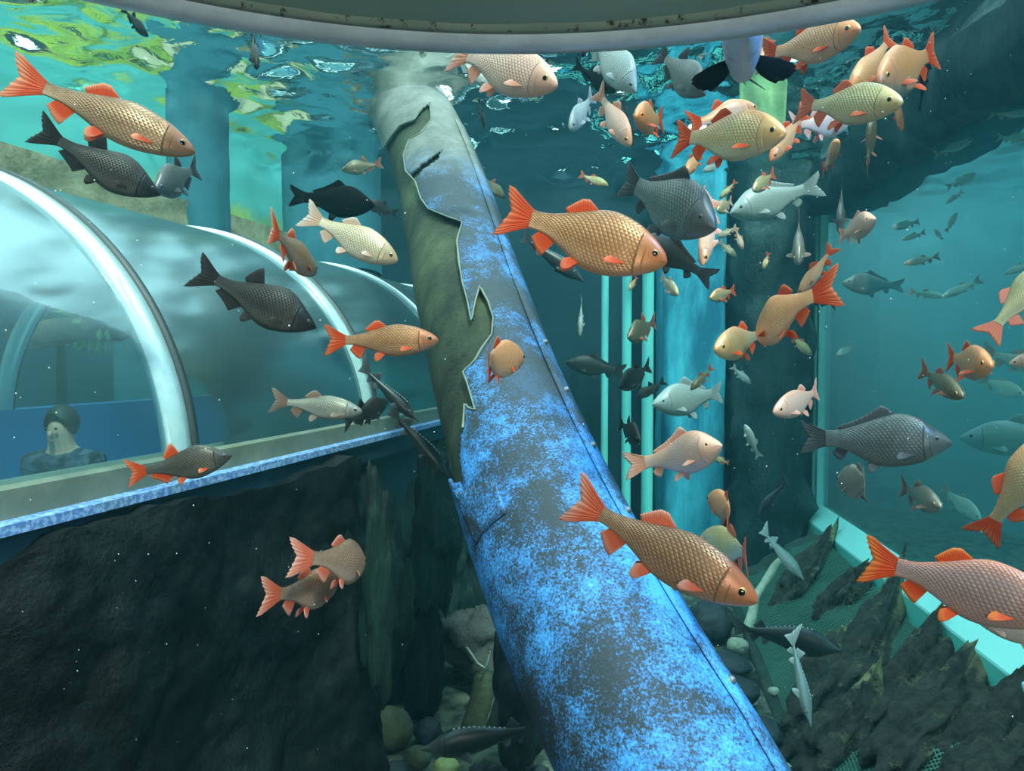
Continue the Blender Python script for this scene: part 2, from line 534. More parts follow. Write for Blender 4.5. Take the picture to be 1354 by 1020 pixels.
RED, REDT = (.80, .085, .012), (.86, .24, .10)
PAL = {
 # name: body(back, flank, belly, head), fins(root, tip), gold eye, body options
 'gold':  (((.22, .10, .04), (.56, .33, .15), (.80, .55, .36), (.82, .26, .10)), (RED, REDT), 1, dict(contrast=.75, glint=(.95, .72, .42), metal=.35)),
 'brown': (((.16, .10, .05), (.38, .27, .15), (.62, .50, .35), (.52, .20, .10)), (RED, (.95, .45, .25)), 1, dict(contrast=.75, glint=(.72, .60, .40), metal=.35)),
 'tan':   (((.17, .09, .05), (.45, .31, .20), (.66, .50, .38), (.78, .27, .14)), ((.75, .15, .07), (.80, .42, .32)), 1, dict(contrast=.75, glint=(.82, .64, .46), metal=.35)),
 'rose':  (((.72, .28, .14), (.52, .36, .36), (.80, .52, .42), (.80, .28, .14)), (RED, (.95, .30, .06)), 1, dict(contrast=.6, glint=(.80, .62, .58), metal=.3)),
 'amber': (((.75, .36, .14), (.86, .50, .24), (.90, .66, .44), (.90, .36, .15)), (RED, REDT), 1, dict(contrast=.45, glint=(1, .78, .5), metal=.2)),
 'bright': (((.92, .46, .20), (.72, .62, .34), (.80, .78, .56), (.95, .55, .24)), (RED, REDT), 1, dict(contrast=.5, glint=(1, .92, .66), metal=.3)),
 'lime':  (((.40, .36, .14), (.66, .66, .34), (.82, .76, .52), (.80, .62, .34)), ((.82, .20, .10), REDT), 1, dict(contrast=.55, glint=(.95, .95, .66), metal=.3)),
 'pink':  (((.88, .50, .34), (.88, .62, .50), (.92, .72, .62), (.92, .56, .42)), ((.92, .42, .28), (.98, .66, .56)), 1, dict(contrast=.25, glint=(1, .84, .72), metal=.1)),
 'cream': (((.55, .46, .28), (.74, .66, .46), (.86, .80, .66), (.72, .56, .36)), ((.85, .55, .36), (.9, .8, .7)), 1, dict(contrast=.4, glint=(.95, .88, .66), metal=.3)),
 'silver': (((.13, .13, .09), (.42, .42, .34), (.74, .74, .66), (.36, .33, .26)), ((.34, .20, .13), (.45, .36, .28)), 1, dict(contrast=.7, glint=(.85, .85, .74), metal=.4)),
 'olive': (((.10, .10, .05), (.24, .24, .14), (.44, .42, .30), (.22, .19, .12)), ((.42, .14, .08), (.5, .25, .16)), 1, dict(contrast=.6, glint=(.5, .48, .3), metal=.3)),
 'slate': (((.022, .020, .017), (.046, .043, .036), (.14, .14, .12), (.032, .030, .026)), ((.040, .036, .032), (.07, .065, .06)), 0, dict(contrast=.45, glint=(.11, .10, .085), metal=.2, rough=.45, spec=.25)),
 'slatered': (((.06, .055, .04), (.15, .14, .11), (.30, .28, .24), (.08, .07, .06)), (RED, (.92, .34, .16)), 0, dict(contrast=.6, glint=(.34, .33, .27), metal=.35)),
 'black': (((.004, .004, .004), (.006, .006, .006), (.008, .008, .008), (.006, .006, .006)), ((.005, .005, .005), (.006, .006, .006)), 0, dict(contrast=.1, metal=0.0, rough=.7, spec=.06)),
 'carp':  (((.10, .105, .10), (.19, .20, .19), (.34, .35, .32), (.20, .20, .19)), ((.07, .075, .075), (.14, .15, .15)), 0, dict(contrast=.75, glint=(.40, .42, .38), metal=.3)),
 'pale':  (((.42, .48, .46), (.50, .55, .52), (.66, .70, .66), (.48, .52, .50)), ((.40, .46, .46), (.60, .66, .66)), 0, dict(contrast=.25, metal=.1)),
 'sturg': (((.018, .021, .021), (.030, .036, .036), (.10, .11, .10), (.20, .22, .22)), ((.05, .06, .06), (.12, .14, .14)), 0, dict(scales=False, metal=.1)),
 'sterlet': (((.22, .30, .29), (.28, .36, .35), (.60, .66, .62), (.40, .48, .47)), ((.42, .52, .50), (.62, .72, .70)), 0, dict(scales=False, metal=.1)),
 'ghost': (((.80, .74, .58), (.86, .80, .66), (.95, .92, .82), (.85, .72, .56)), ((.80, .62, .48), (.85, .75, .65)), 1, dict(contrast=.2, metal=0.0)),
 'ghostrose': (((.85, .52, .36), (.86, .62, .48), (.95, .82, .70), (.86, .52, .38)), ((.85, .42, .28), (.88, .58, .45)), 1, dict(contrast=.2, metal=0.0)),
 'pied':  (((.05, .05, .06), (.62, .58, .72), (.85, .82, .95), (.6, .56, .66)), ((.012, .012, .015), (.02, .02, .025)), 0, dict(contrast=.1, metal=0.0)),
}
FM = {}


def deep(c, k=.74, g=1.15):
    r, q, b = c
    w = min(1.0, max(0.0, (r - b) / max(r, .01)) * 1.6)            # warm colours a little warmer
    return tuple(min(1.0, (x ** g) * k * m) for x, m in zip(c, (1 + .10 * w, 1 - .13 * w, 1 - .20 * w)))


def fish_mats(pal):
    if pal not in FM:
        c, f, e, kw = PAL[pal]
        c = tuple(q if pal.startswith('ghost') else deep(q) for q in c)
        kw = dict(kw)
        if 'glint' in kw: kw['glint'] = deep(kw['glint'], .8)
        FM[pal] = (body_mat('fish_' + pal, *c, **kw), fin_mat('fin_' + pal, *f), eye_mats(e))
    return FM[pal]


FISH_KIND = {'orfe': 'golden_fish', 'bream': 'bream', 'carp': 'carp', 'koi': 'koi', 'sturgeon': 'sturgeon'}
GREY_PAL = {'silver', 'olive', 'slate', 'slatered', 'black', 'carp', 'pale'}


def fish(sp, pal, hs, nose, tail, phi, L, label, bend=0.0, roll=0.0, spread=.5, d=None, name=None, group=None, hp=None):
    """A fish whose snout and tail tips lie at the two photo pixels. phi: degrees its head is turned towards us."""
    if hp:
        pxl = math.hypot(nose[0] - tail[0], nose[1] - tail[1])
        phi = math.copysign(math.degrees(math.acos(min(.995, SP[sp]['h'] * hs * pxl / hp))), phi)
    ph = math.radians(phi)
    dx, dy = nose[0] - tail[0], nose[1] - tail[1]
    px = math.hypot(dx, dy)
    if d is None:
        d = F * L * math.cos(ph) / px
    else:
        L = d * px / F / math.cos(ph)
    cx, cy = (nose[0] + tail[0]) / 2, (nose[1] + tail[1]) / 2
    c = P(cx, cy, d)
    ux, uz = dx / px, -dy / px
    view = (c - CAM).normalized()
    rt = view.cross(Vector((0, 0, 1))).normalized()
    up = rt.cross(view)
    fwd = ((rt * ux + up * uz) * math.cos(ph) - view * math.sin(ph)).normalized()
    upf = Vector((0, 0, 1))
    upf = upf - fwd * upf.dot(fwd)
    if upf.length < .25:
        upf = upf + (-view - fwd * (-view).dot(fwd)) * .5
    upf.normalize()
    lat = upf.cross(fwd)
    R = Matrix((fwd, lat, upf)).transposed()
    if roll:
        R = R @ Matrix.Rotation(math.radians(roll), 3, 'X')
    key = (sp, pal, round(hs, 2), round(bend, 2), round(spread, 2))
    if key not in _fish_cache:
        _fish_cache[key] = fish_meshes(sp, hs, bend, spread, fish_mats(pal))
    ms = _fish_cache[key]
    nm = name or FISH_KIND[sp]
    if sp == 'orfe' and pal in GREY_PAL and not name: nm = 'roach'
    M = Matrix.Translation(c) @ R.to_4x4() @ Matrix.Scale(L, 4)
    small = px * max(1, 1 / max(math.cos(ph), .3)) < 42
    if small:
        k2 = key + ('joined',)
        if k2 not in _fish_cache:
            m = MB(); mats = []
            for part in ms.values():
                for me in part:
                    off = len(mats)
                    mats += list(me.materials)
                    b0 = len(m.v)
                    m.v += [tuple(v.co) for v in me.vertices]
                    uvs = [(0, 0)] * len(me.vertices)
                    ul = me.uv_layers['uv'].data
                    for lp in me.loops:
                        uvs[lp.vertex_index] = tuple(ul[lp.index].uv)
                    m.uv += uvs
                    for p in me.polygons:
                        m.f.append(tuple(b0 + i for i in p.vertices)); m.m.append(off + p.material_index)
            _fish_cache[k2] = m.mesh(nm, mats)
        o = link(nm, _fish_cache[k2])
        o.matrix_world = M
        tag(o, label, 'fish', group)
        return o
    e = empty(nm)
    e.matrix_world = M
    tag(e, label, 'fish', group)
    for part, lst in ms.items():
        for me in lst:
            link(part, me, e)
    return e
# ---------------------------------------------------------------- the place
FLOOR_Z = -4.25
AX = Vector((.2532, 1, 0)).normalized()          # the way the tunnel runs
LEFTN = Vector((-AX.y, AX.x, 0))                 # away from us, across the tunnel


def fbm(p, s, o=5, seed=0.0):
    q = Vector(p) * s + Vector((seed * 7.3, seed * 3.1, -seed * 5.7))
    return noise.fractal(q, .9, 2.1, o)


# ---- materials of the setting
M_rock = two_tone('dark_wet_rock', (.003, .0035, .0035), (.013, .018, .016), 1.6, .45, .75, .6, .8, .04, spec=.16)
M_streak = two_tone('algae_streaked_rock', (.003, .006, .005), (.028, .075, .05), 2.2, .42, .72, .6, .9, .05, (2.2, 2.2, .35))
M_rock2 = two_tone('brown_artificial_rock', (.035, .034, .026), (.11, .10, .075), 3.0, .40, .75, .85, 1.0, .03)
M_net = None
M_floor = two_tone('gravel_bed', (.035, .045, .035), (.22, .25, .17), 9, .40, .62, .9, .8, .03)
M_conc = two_tone('mossy_concrete', (.22, .21, .12), (.46, .44, .28), 5, .35, .7, .85, .6, .02)
M_back = two_tone('dark_blue_wall', (.003, .022, .034), (.008, .048, .066), .8, .35, .7, .8, .2, .01)
M_outer = two_tone('teal_tank_wall', (.02, .12, .14), (.05, .22, .24), .7, .3, .7, .8, .2, .01)
M_outer2 = two_tone('pale_teal_tank_wall', (.14, .46, .52), (.24, .60, .66), .7, .3, .7, .8, .2, .01)
M_bluecol = two_tone('blue_painted_column', (.01, .17, .28), (.10, .66, .86), 3.2, .35, .65, .7, .4, .02, (1, 1, .3))
M_pillar = two_tone('slate_blue_pillar', (.025, .125, .16), (.055, .22, .28), 2.0, .35, .7, .7, .3, .02, (1, 1, .4))
M_aqua = plain('aqua_painted_frame', (.12, .62, .52), .45)
M_aqua2 = plain('pale_aqua_sill', (.35, .80, .74), .4)
t = NT('algae_green_wall')
oc = t.coord('Object'); sz = t.n('SeparateXYZ'); t.l(oc, sz.inputs[0])
nz = t.noise(2.2, 5, .65, oc)
hh = t.math('ADD', sz.outputs[2], t.math('MULTIPLY', nz, .7))
f1 = t.ramp(t.math('ADD', hh, 1.0), [(.70, 1.0), (.92, 0.0)])
gcol = t.mix(t.ramp(t.noise(5, 5, .7, oc), [(.35, 0.0), (.65, 1.0)]), (.18, .36, .10), (.52, .64, .07))
t.principled(t.mix(f1, t.mix(nz, (.06, .34, .34), (.12, .50, .46)), gcol), .8, 0, nz, .2, .02)
M_green = t.m

t = NT('overhead_cap')
oc = t.coord('Object')
st = t.ramp(t.noise(3.0, 6, .7, oc), [(.35, 0.0), (.75, 1.0)])
sp_ = t.n('SeparateXYZ'); t.l(oc, sp_.inputs[0])
t.principled(t.mix(st, (.14, .225, .195), (.185, .27, .235)), .55, 0, t.noise(8, 4, .6, oc), .1, .01)
M_cap = t.m
t = NT('rim_metal')
t.principled(t.mix(t.ramp(t.noise(14, 5, .7, t.coord('Object')), [(.4, 0.0), (.7, 1.0)]), (.40, .49, .58), (.30, .37, .44)), .35, .25)
M_rim = t.m
t = NT('rim_grime')
t.principled(t.mix(t.ramp(t.noise(38, 5, .75, t.coord('Object', (1, 1, .2))), [(.38, 0.0), (.45, 1.0)]), (.004, .005, .005), (.13, .185, .16)), .8)
M_grime = t.m

# ---- overhead cap with its rim, right above the viewing place
RZ = ZC + .448
b = MB()
prof = [(0.0, RZ + .012), (.5, RZ + .012), (.962, RZ + .012), (.962, RZ + .10), (.98, RZ + .22), (.7, RZ + .34), (0.0, RZ + .38)]
NS = 96
def cap(u, v):
    k = v * (len(prof) - 1); i = min(int(k), len(prof) - 2); k -= i
    r = prof[i][0] + (prof[i + 1][0] - prof[i][0]) * k
    z = prof[i][1] + (prof[i + 1][1] - prof[i][1]) * k
    return (r * math.cos(u * 2 * PI), r * math.sin(u * 2 * PI), z)
b.grid(cap, NS, 37, closed_u=True)
o = auto_sharp(b.build('ceiling', M_cap))
tag(o, 'grey green round cap overhead with a curved edge', 'ceiling', kind='structure')
b = MB()
rp = [(.985, .014), (.978, .006), (.984, -.002), (.998, -.006), (1.012, -.004), (1.026, 0.0), (1.034, .010), (1.034, .05), (.985, .05)]
def rimf(u, v):
    k = v * (len(rp) - 1); i = min(int(round(k)), len(rp) - 1)
    return (rp[i][0] * math.cos(u * 2 * PI), rp[i][0] * math.sin(u * 2 * PI), RZ + rp[i][1])
b.grid(rimf, 160, len(rp), closed_u=True)
o = auto_sharp(b.build('trim_1', M_rim), 60)
tag(o, 'pale grey metal rim around the overhead cap', 'trim', kind='structure')
b = MB()
def grf(u, v):
    a = u * 2 * PI
    wob = .004 * noise.noise(Vector((math.cos(a) * 9, math.sin(a) * 9, 1.0))) + .003 * noise.noise(Vector((math.cos(a) * 40, math.sin(a) * 40, 5.0)))
    r = [.960 + wob, .966, .974, .982][int(round(v * 3))]
    return (r * math.cos(a), r * math.sin(a), RZ + [.0125, .007, .006, .009][int(round(v * 3))])
b.grid(grf, 320, 4, closed_u=True)
o = b.build('trim_2', M_grime)
tag(o, 'black mouldy sealant line inside the metal rim', 'trim', kind='structure')

b = MB()
for px_, w_, h_ in ((764, .0016, .010), (769, .0042, .016), (771, .0022, .020), (778, .0016, .011)):
    a_ = math.atan((px_ - 677) / F)
    for z_ in (0.0,):
        R_ = Matrix.Rotation(-a_, 3, 'Z')
        b.box((1.0325 * math.sin(a_), 1.0325 * math.cos(a_), RZ + .002 + h_ * .3), w_, .006, h_, R_)
tag(b.build('trim_5', plain('ink_blue', (.02, .02, .10), .6), None, False), 'dark blue ink smear on the metal rim', 'smear', kind='structure')

# ---- water surface, seen from below
waves = []
rw = random.Random(3)
for k in range(26):
    lam = .15 * (1.15 ** k) if k < 16 else rw.uniform(.2, .6)
    a = rw.uniform(0, 2 * PI)
    waves.append((2 * PI / lam * math.cos(a), 2 * PI / lam * math.sin(a), rw.uniform(0, 2 * PI), lam * .0105))
def wave_z(x, y):
    z = 0.0
    for kx, ky, ph, am in waves:
        z += am * math.sin(kx * x + ky * y + ph)
    return z
b = MB()
WX0, WX1, WY0, WY1 = -7.5, 7.0, -3.0, 13.0
b.grid(lambda u, v: (WX0 + (WX1 - WX0) * u, WY0 + (WY1 - WY0) * v, wave_z(WX0 + (WX1 - WX0) * u, WY0 + (WY1 - WY0) * v)), 300, 320)
t = NT('rippled_water')
fr = t.n('Fresnel'); fr.inputs['IOR'].default_value = 1.33
bn = t.n('Bump'); bn.inputs['Strength'].default_value = .35; bn.inputs['Distance'].default_value = .02
t.l(t.noise(7, 3, .5, t.coord('Object'), .6), bn.inputs['Height'])
t.l(bn.outputs[0], fr.inputs['Normal'])
tr = t.n('BsdfTransparent'); tr.inputs[0].default_value = (.80, .97, .98, 1)
gl = t.n('BsdfGlossy'); gl.inputs['Color'].default_value = (.92, .97, .97, 1); gl.inputs['Roughness'].default_value = .03
t.l(bn.outputs[0], gl.inputs['Normal'])
mx = t.n('MixShader'); t.l(fr.outputs[0], mx.inputs[0]); t.l(tr.outputs[0], mx.inputs[1]); t.l(gl.outputs[0], mx.inputs[2])
t.l(mx.outputs[0], t.out.inputs['Surface'])
o = b.build('water_surface', t.m)
tag(o, 'rippling water surface seen from underneath', 'water', kind='structure')

# ---- the body of water (a bluish green haze)
b = MB()
b.box((-.25, 5.0, -2.23), 16, 17.5, 4.8)
t = NT('pond_water')
vs_ = t.n('VolumeScatter'); vs_.inputs['Color'].default_value = (.22, .86, 1.0, 1); vs_.inputs['Density'].default_value = .011; vs_.inputs['Anisotropy'].default_value = .3
va = t.n('VolumeAbsorption'); va.inputs['Color'].default_value = (.32, .84, .88, 1); va.inputs['Density'].default_value = .085
ad = t.n('AddShader'); t.l(vs_.outputs[0], ad.inputs[0]); t.l(va.outputs[0], ad.inputs[1])
t.l(ad.outputs[0], t.out.inputs['Volume'])
o = b.build('pond_water', t.m)
tag(o, 'hazy blue green water filling the tank', 'water', kind='structure')


def slab_wall(name, pts, z0, z1, thick, mat, label, cat='wall', amp=0.0, sc=1.0, nu=40, nv=24, seed=1.0, lean=0.0, kind='structure', top_wob=0.0):
    """A wall along a plan polyline (front face towards us, on the right hand going along), displaced and with thickness."""
    pts = [Vector((p[0], p[1], 0)) for p in pts]
    seg = [0.0]
    for a, c in zip(pts, pts[1:]): seg.append(seg[-1] + (c - a).length)
    tot = seg[-1]
    def at(u):
        s = u * tot
        for i in range(len(pts) - 1):
            if s <= seg[i + 1] + 1e-9:
                k = (s - seg[i]) / (seg[i + 1] - seg[i])
                d = (pts[i + 1] - pts[i]).normalized()
                return pts[i].lerp(pts[i + 1], k), Vector((d.y, -d.x, 0))
    b = MB()
    def front(u, v):
        p, n = at(u)
        zz = z1 + (top_wob * fbm((p.x, p.y, 0), 1.7, 4, seed + 3) if top_wob else 0)
        z = z0 + (zz - z0) * v
        q = Vector((p.x, p.y, z))
        dsp = amp * (fbm(q, sc, 6, seed)) if amp else 0
        edge = 1 - v ** 10 * .4 if amp else 1
        q = q + n * (dsp * edge + lean * (1 - v))
        return q
    def back(u, v):
        p, n = at(u)
        zz = z1 + (top_wob * fbm((p.x, p.y, 0), 1.7, 4, seed + 3) if top_wob else 0)
        return Vector((p.x, p.y, z0 + (zz - z0) * v)) - n * thick
    b.grid(front, nu, nv)
    b.grid(back, nu, nv, flip=True)
    n0 = nu * nv
    rim = [i * nv for i in range(nu)] + [(nu - 1) * nv + j for j in range(1, nv)] + [i * nv + nv - 1 for i in range(nu - 2, -1, -1)] + [j for j in range(nv - 2, 0, -1)]
    for a, c in zip(rim, rim[1:] + rim[:1]):
        b.f.append((c, a, a + n0, c + n0)); b.m.append(0)
    o = auto_sharp(b.build(name, mat), 55)
    tag(o, label, cat, kind=kind)
    return o


# ---- floor and outer walls
b = MB()
def ff(u, v):
    x = -7.5 + 14.5 * u; y = -3 + 16 * v
    return (x, y, FLOOR_Z + .05 * fbm((x, y, 0), 1.2, 5, 2))
b.grid(ff, 120, 130)
b.box((-.25, 5, FLOOR_Z - .25), 14.5, 16, .2)
tag(b.build('floor', M_floor), 'gravelly tank floor between the pipe and the rocks', 'floor', kind='structure')
slab_wall('wall_back', [(-2.6, 8.35), (3.6, 8.15)], FLOOR_Z - .1, .25, .3, M_back, 'dark blue back wall of the tank', amp=.05, sc=.8)
slab_wall('wall_far', [(-7.6, 12.6), (7.0, 12.6)], FLOOR_Z - .1, .3, .3, M_outer, 'teal outer wall far behind', nu=3, nv=3)
slab_wall('wall_outer_left', [(-7.2, -3), (-7.2, 12.5)], FLOOR_Z - .1, .3, .3, M_back, 'teal outer wall beyond the tunnel', nu=3, nv=3)
slab_wall('wall_outer_right', [(6.6, 12.5), (6.6, -3)], FLOOR_Z - .1, .3, .3, M_outer2, 'pale teal wall of the tank beyond the right window', nu=3, nv=3)
slab_wall('wall_front', [(7, -2.6), (-7.5, -2.6)], FLOOR_Z - .1, .3, .3, M_back, 'dark wall behind the viewing place', nu=3, nv=3)

# ---- the acrylic tunnel on the left
TB = Vector((-1.42, 1.92, ZC - .44))             # a point of its near foot line
TR = 1.40


def tun(s, th, r=TR):
    """s: along the axis from TB; th: 0 near foot .. PI far foot."""
    return TB + AX * s + LEFTN * (TR - r * math.cos(th)) + Vector((0, 0, (r - .11) * math.sin(th)))


tunnel = empty('acrylic_tunnel', TB)
tag(tunnel, 'clear acrylic viewing tunnel curving along the left on its rock base', 'tunnel')


def kid(name, mb, mat, par, smooth=True, sharp=None):
    o = mb.build(name, mat, None, smooth)
    if sharp: auto_sharp(o, sharp)
    o.parent = par
    o.matrix_parent_inverse = Matrix.Translation(par.location).inverted()
    return o


t = NT('acrylic_shell')
fr = t.n('Fresnel'); fr.inputs['IOR'].default_value = .80
bn = t.n('Bump'); bn.inputs['Strength'].default_value = .12; bn.inputs['Distance'].default_value = .05
t.l(t.noise(1.6, 2, .5, t.coord('Object', (1, 1, 3))), bn.inputs['Height'])
t.l(bn.outputs[0], fr.inputs['Normal'])
tr = t.n('BsdfTransparent'); tr.inputs[0].default_value = (.66, .80, .81, 1)
gl = t.n('BsdfGlossy'); gl.inputs['Color'].default_value = (.24, .30, .31, 1); gl.inputs['Roughness'].default_value = .2
t.l(bn.outputs[0], gl.inputs['Normal'])
df = t.n('BsdfDiffuse'); df.inputs['Color'].default_value = (.34, .62, .64, 1)
m1 = t.n('MixShader'); t.l(fr.outputs[0], m1.inputs[0]); t.l(tr.outputs[0], m1.inputs[1]); t.l(gl.outputs[0], m1.inputs[2])
m2 = t.n('MixShader'); m2.inputs[0].default_value = .07; t.l(m1.outputs[0], m2.inputs[1]); t.l(df.outputs[0], m2.inputs[2])
t.l(m2.outputs[0], t.out.inputs['Surface'])
M_acr = t.m
t = NT('acrylic_joint')
g = t.noise(30, 2, .5, t.coord('Object'))
t.principled(t.mix(g, (.42, .60, .60), (.62, .78, .78)), .18, 0, None, spec=.7, Transmission_Weight=.25)
M_joint = t.m
M_gasket = plain('dark_gasket', (.03, .04, .04), .5)
M_olive = two_tone('olive_foot_rail', (.13, .15, .11), (.22, .24, .18), 6, .35, .7, .5, .2, .01)
M_speck = two_tone('speckled_blue_edge', (.10, .20, .42), (.34, .50, .74), 60, .45, .58, .7, .4, .005)
M_navy = two_tone('blue_painted_beam', (.005, .022, .036), (.010, .05, .07), 4, .35, .7, .6, .3, .01)

JOINTS = [-2.2, .69, 2.30, 3.95, 5.7]
for s0, s1 in zip(JOINTS, JOINTS[1:]):
    b = MB()
    b.grid(lambda u, v: tun(s0 + .02 + (s1 - s0 - .04) * u, v * PI), 6, 49)
    kid('acrylic_shell', b, M_acr, tunnel)
for sj in JOINTS[1:]:
    b = MB()
    prof_j = [(-.055, -.004), (-.05, .02), (0, .026), (.05, .02), (.055, -.004), (.05, -.03), (-.05, -.03)]
    def jf(u, v, sj=sj):
        q = prof_j[int(round(v * 7)) % 7]
        return tun(sj + q[0], u * PI, TR + q[1])
    b.grid(jf, 65, 8)
    jr = kid('joint_ring', b, M_joint, tunnel)
    b = MB()
    def gf(u, v, sj=sj):
        q = [(.058, -.01), (.058, .03), (.085, .03), (.085, -.01), (.058, -.01)][int(round(v * 4))]
        return tun(sj + q[0], u * PI, TR + q[1])
    b.grid(gf, 65, 5)
    go = b.build('gasket', M_gasket); go.parent = jr


def along(s, off, z):
    return TB + AX * s + LEFTN * off + Vector((0, 0, z))


def prism(name, prof, s0, s1, mat, par, nseg=2):
    """A profile (offset across, height) swept along the tunnel."""
    b = MB()
    n = len(prof)
    vs = []
    for k in range(nseg + 1):
        s = s0 + (s1 - s0) * k / nseg
        vs += [along(s, a, z) for a, z in prof]
    fs = [(k * n + i, k * n + (i + 1) % n, (k + 1) * n + (i + 1) % n, (k + 1) * n + i) for k in range(nseg) for i in range(n)]
    fs += [tuple(range(n))[::-1], tuple(range(nseg * n, nseg * n + n))]
    b.add(vs, fs)
    return kid(name, b, mat, par, False, 30)


prism('foot_rail', [(-.03, -.005), (-.03, .085), (.03, .10), (.06, .10), (.06, -.005)], -2.2, 6.4, M_olive, tunnel)
prism('ledge_strip', [(-.085, -.03), (-.085, .0), (.02, .004), (.02, -.03)], -2.2, 6.4, M_speck, tunnel)
prism('base_beam', [(-.06, -.14), (-.06, -.03), (.05, -.03), (.05, -.14)], -2.2, 6.4, M_navy, tunnel)
prism('far_wall', [(2.72, -1.5), (2.72, .10), (2.9, .10), (2.9, -1.5)], -2.2, 6.4, plain('bright_blue_wall', (.02, .22, .48), .5), tunnel)
prism('walkway', [(.05, -1.5), (.05, -1.38), (2.75, -1.38), (2.75, -1.5)], -2.2, 6.4, plain('pale_walkway', (.40, .60, .64), .6), tunnel)
prism('near_wall', [(.02, -1.5), (.02, -.16), (.10, -.16), (.10, -1.5)], -2.2, 6.4, M_navy, tunnel)

# ---- curb and wall above the far side of the tunnel
slab_wall('wall_left', [(-5.2, 3.0), (-3.80, 4.9), (-2.95, 5.95), (-2.45, 7.6), (-2.3, 8.3)], ZC + 1.02, .25, .22, M_green,
          'bright green algae covered wall above the tunnel', amp=.03, sc=1.2, nu=60, nv=20, seed=4)
o = slab_wall('trim_3', [(-3.12, 1.6), (-2.83, 3.9), (-2.40, 5.5), (-1.95, 7.3), (-1.75, 8.1)], ZC + .98, ZC + 1.22, .4, M_conc,
          'mossy olive concrete curb running along the top of the tunnel', 'curb', amp=.03, sc=3, nu=120, nv=8, seed=5)


def pillar(name, base, w, z0, z1, mat, label, cat='pillar', amp=.012, n=20, seed=1, sq=.35):
    b = MB()
    def pf(u, v):
        a = u * 2 * PI
        c, s = math.cos(a), math.sin(a)
        c = math.copysign(abs(c) ** (1 - sq), c); s = math.copysign(abs(s) ** (1 - sq), s)
        z = z0 + (z1 - z0) * v
        p = Vector((base[0] + w / 2 * c, base[1] + w / 2 * s, z))
        k = 1 + amp / w * 2 * fbm(p, 2.5, 5, seed)
        return Vector((base[0] + (p.x - base[0]) * k, base[1] + (p.y - base[1]) * k, z))
    b.grid(pf, n * 2, 30, closed_u=True)
    nb = len(b.v)
    b.add([(base[0], base[1], z1)] + [b.v[i * 30 + 29] for i in range(n * 2)], [(0, i + 1, (i + 1) % (n * 2) + 1) for i in range(n * 2)])
    o = auto_sharp(b.build(name, mat), 50)
    return tag(o, label, cat, kind='thing')


pl = P(262, 200, 5.45)
pillar('blue_pillar', (pl.x, pl.y), .42, ZC + .88, .1, M_pillar, 'slate blue pillar rising from the curb at the upper left', seed=2)
pl = P(440, 200, 7.0)
pillar('wide_pillar', (pl.x, pl.y), .92, ZC + .90, .1, M_pillar, 'broad dark blue pillar between the green wall and the leaning pipe', seed=3)
pl = P(912, 400, 7.7)
pillar('blue_column', (pl.x, pl.y), .68, FLOOR_Z - .05, .1, M_bluecol, 'bright blue painted column behind the shoal', seed=6, sq=.6)
M_pil2 = two_tone('grey_green_rock_pillar', (.02, .05, .05), (.07, .13, .12), 2.4, .4, .7, .7, .9, .05, (1, 1, .5))
pl = P(1016, 400, 7.5)
pillar('rock_pillar', (pl.x, pl.y), .76, FLOOR_Z - .05, .1, M_pil2, 'dark grey green rock pillar left of the aqua window post', amp=.12, seed=8, sq=.5)

# slim aqua pipes against the back wall
for px, dd, r, lab in ((800, 7.6, .040, 'thin aqua pipe nearest the leaning pipe on the back wall'), (829, 7.5, .052, 'thick aqua pipe, middle of the three against the back wall'),
                       (857, 7.4, .062, 'thickest aqua pipe standing beside the bright blue column')):
    p0 = P(px, 400, dd)
    b = MB()
    b.tube([(p0.x, p0.y, FLOOR_Z - .02), (p0.x, p0.y, -1.2), (p0.x, p0.y, -.95)], [r, r, r], 14)
    tag(auto_sharp(b.build('upright_pipe', plain('aqua_pipe', (.16, .62, .58), .4)), 50), lab, 'pipe', 'aqua pipes on the back wall')

# ---- window on the right
WA, WB = Vector((2.47, .8, 0)), Vector((3.36, 7.72, 0))
WD = (WB - WA).normalized(); WN = Vector((WD.y, -WD.x, 0))          # WN points away from us (right)
WL = (WB - WA).length
WZ0, WZ1 = -3.58, -.42


def wbox(mb, s0, s1, o0, o1, z0, z1, mi=0):
    vs = [WA + WD * s + WN * q + Vector((0, 0, z)) for s in (s0, s1) for q in (o0, o1) for z in (z0, z1)]
    mb.add(vs, [(0, 1, 3, 2), (4, 6, 7, 5), (0, 4, 5, 1), (2, 3, 7, 6), (0, 2, 6, 4), (1, 5, 7, 3)], mi)


win = empty('window_1', WA + Vector((0, 0, WZ0)))
tag(win, 'large teal window with an aqua frame on the right', 'window', kind='structure')
b = MB(); wbox(b, WL - .10, WL - .02, -.02, .10, WZ0, WZ1); kid('post', b, M_aqua2, win, False)
b = MB(); wbox(b, WL - .19, WL - .12, .0, .08, WZ0, WZ1); kid('post', b, M_aqua2, win, False)
b = MB()
def sweep(prof, s0, s1):
    n = len(prof)
    vs = [WA + WD * s_ + WN * q + Vector((0, 0, z)) for s_ in (s0, s1) for q, z in prof]
    b.add(vs, [(i, (i + 1) % n, n + (i + 1) % n, n + i) for i in range(n)] + [tuple(range(n))[::-1], tuple(range(n, 2 * n))])
sweep([(-.16, FLOOR_Z + .02), (-.16, WZ0 - .12), (.16, WZ0 - .12), (.16, FLOOR_Z + .02)], -.5, WL)
kid('sill', b, M_aqua, win, False)
b = MB()
sweep([(-.16, WZ0 - .12), (-.155, WZ0 - .105), (.03, WZ0 + .01), (.055, WZ0 + .01), (.055, WZ0 - .12)], -.5, WL - .1)
kid('sloping_ledge', b, M_aqua2, win, False)
t = NT('teal_glass')
tr = t.n('BsdfTransparent'); tr.inputs[0].default_value = (.80, .97, .97, 1)
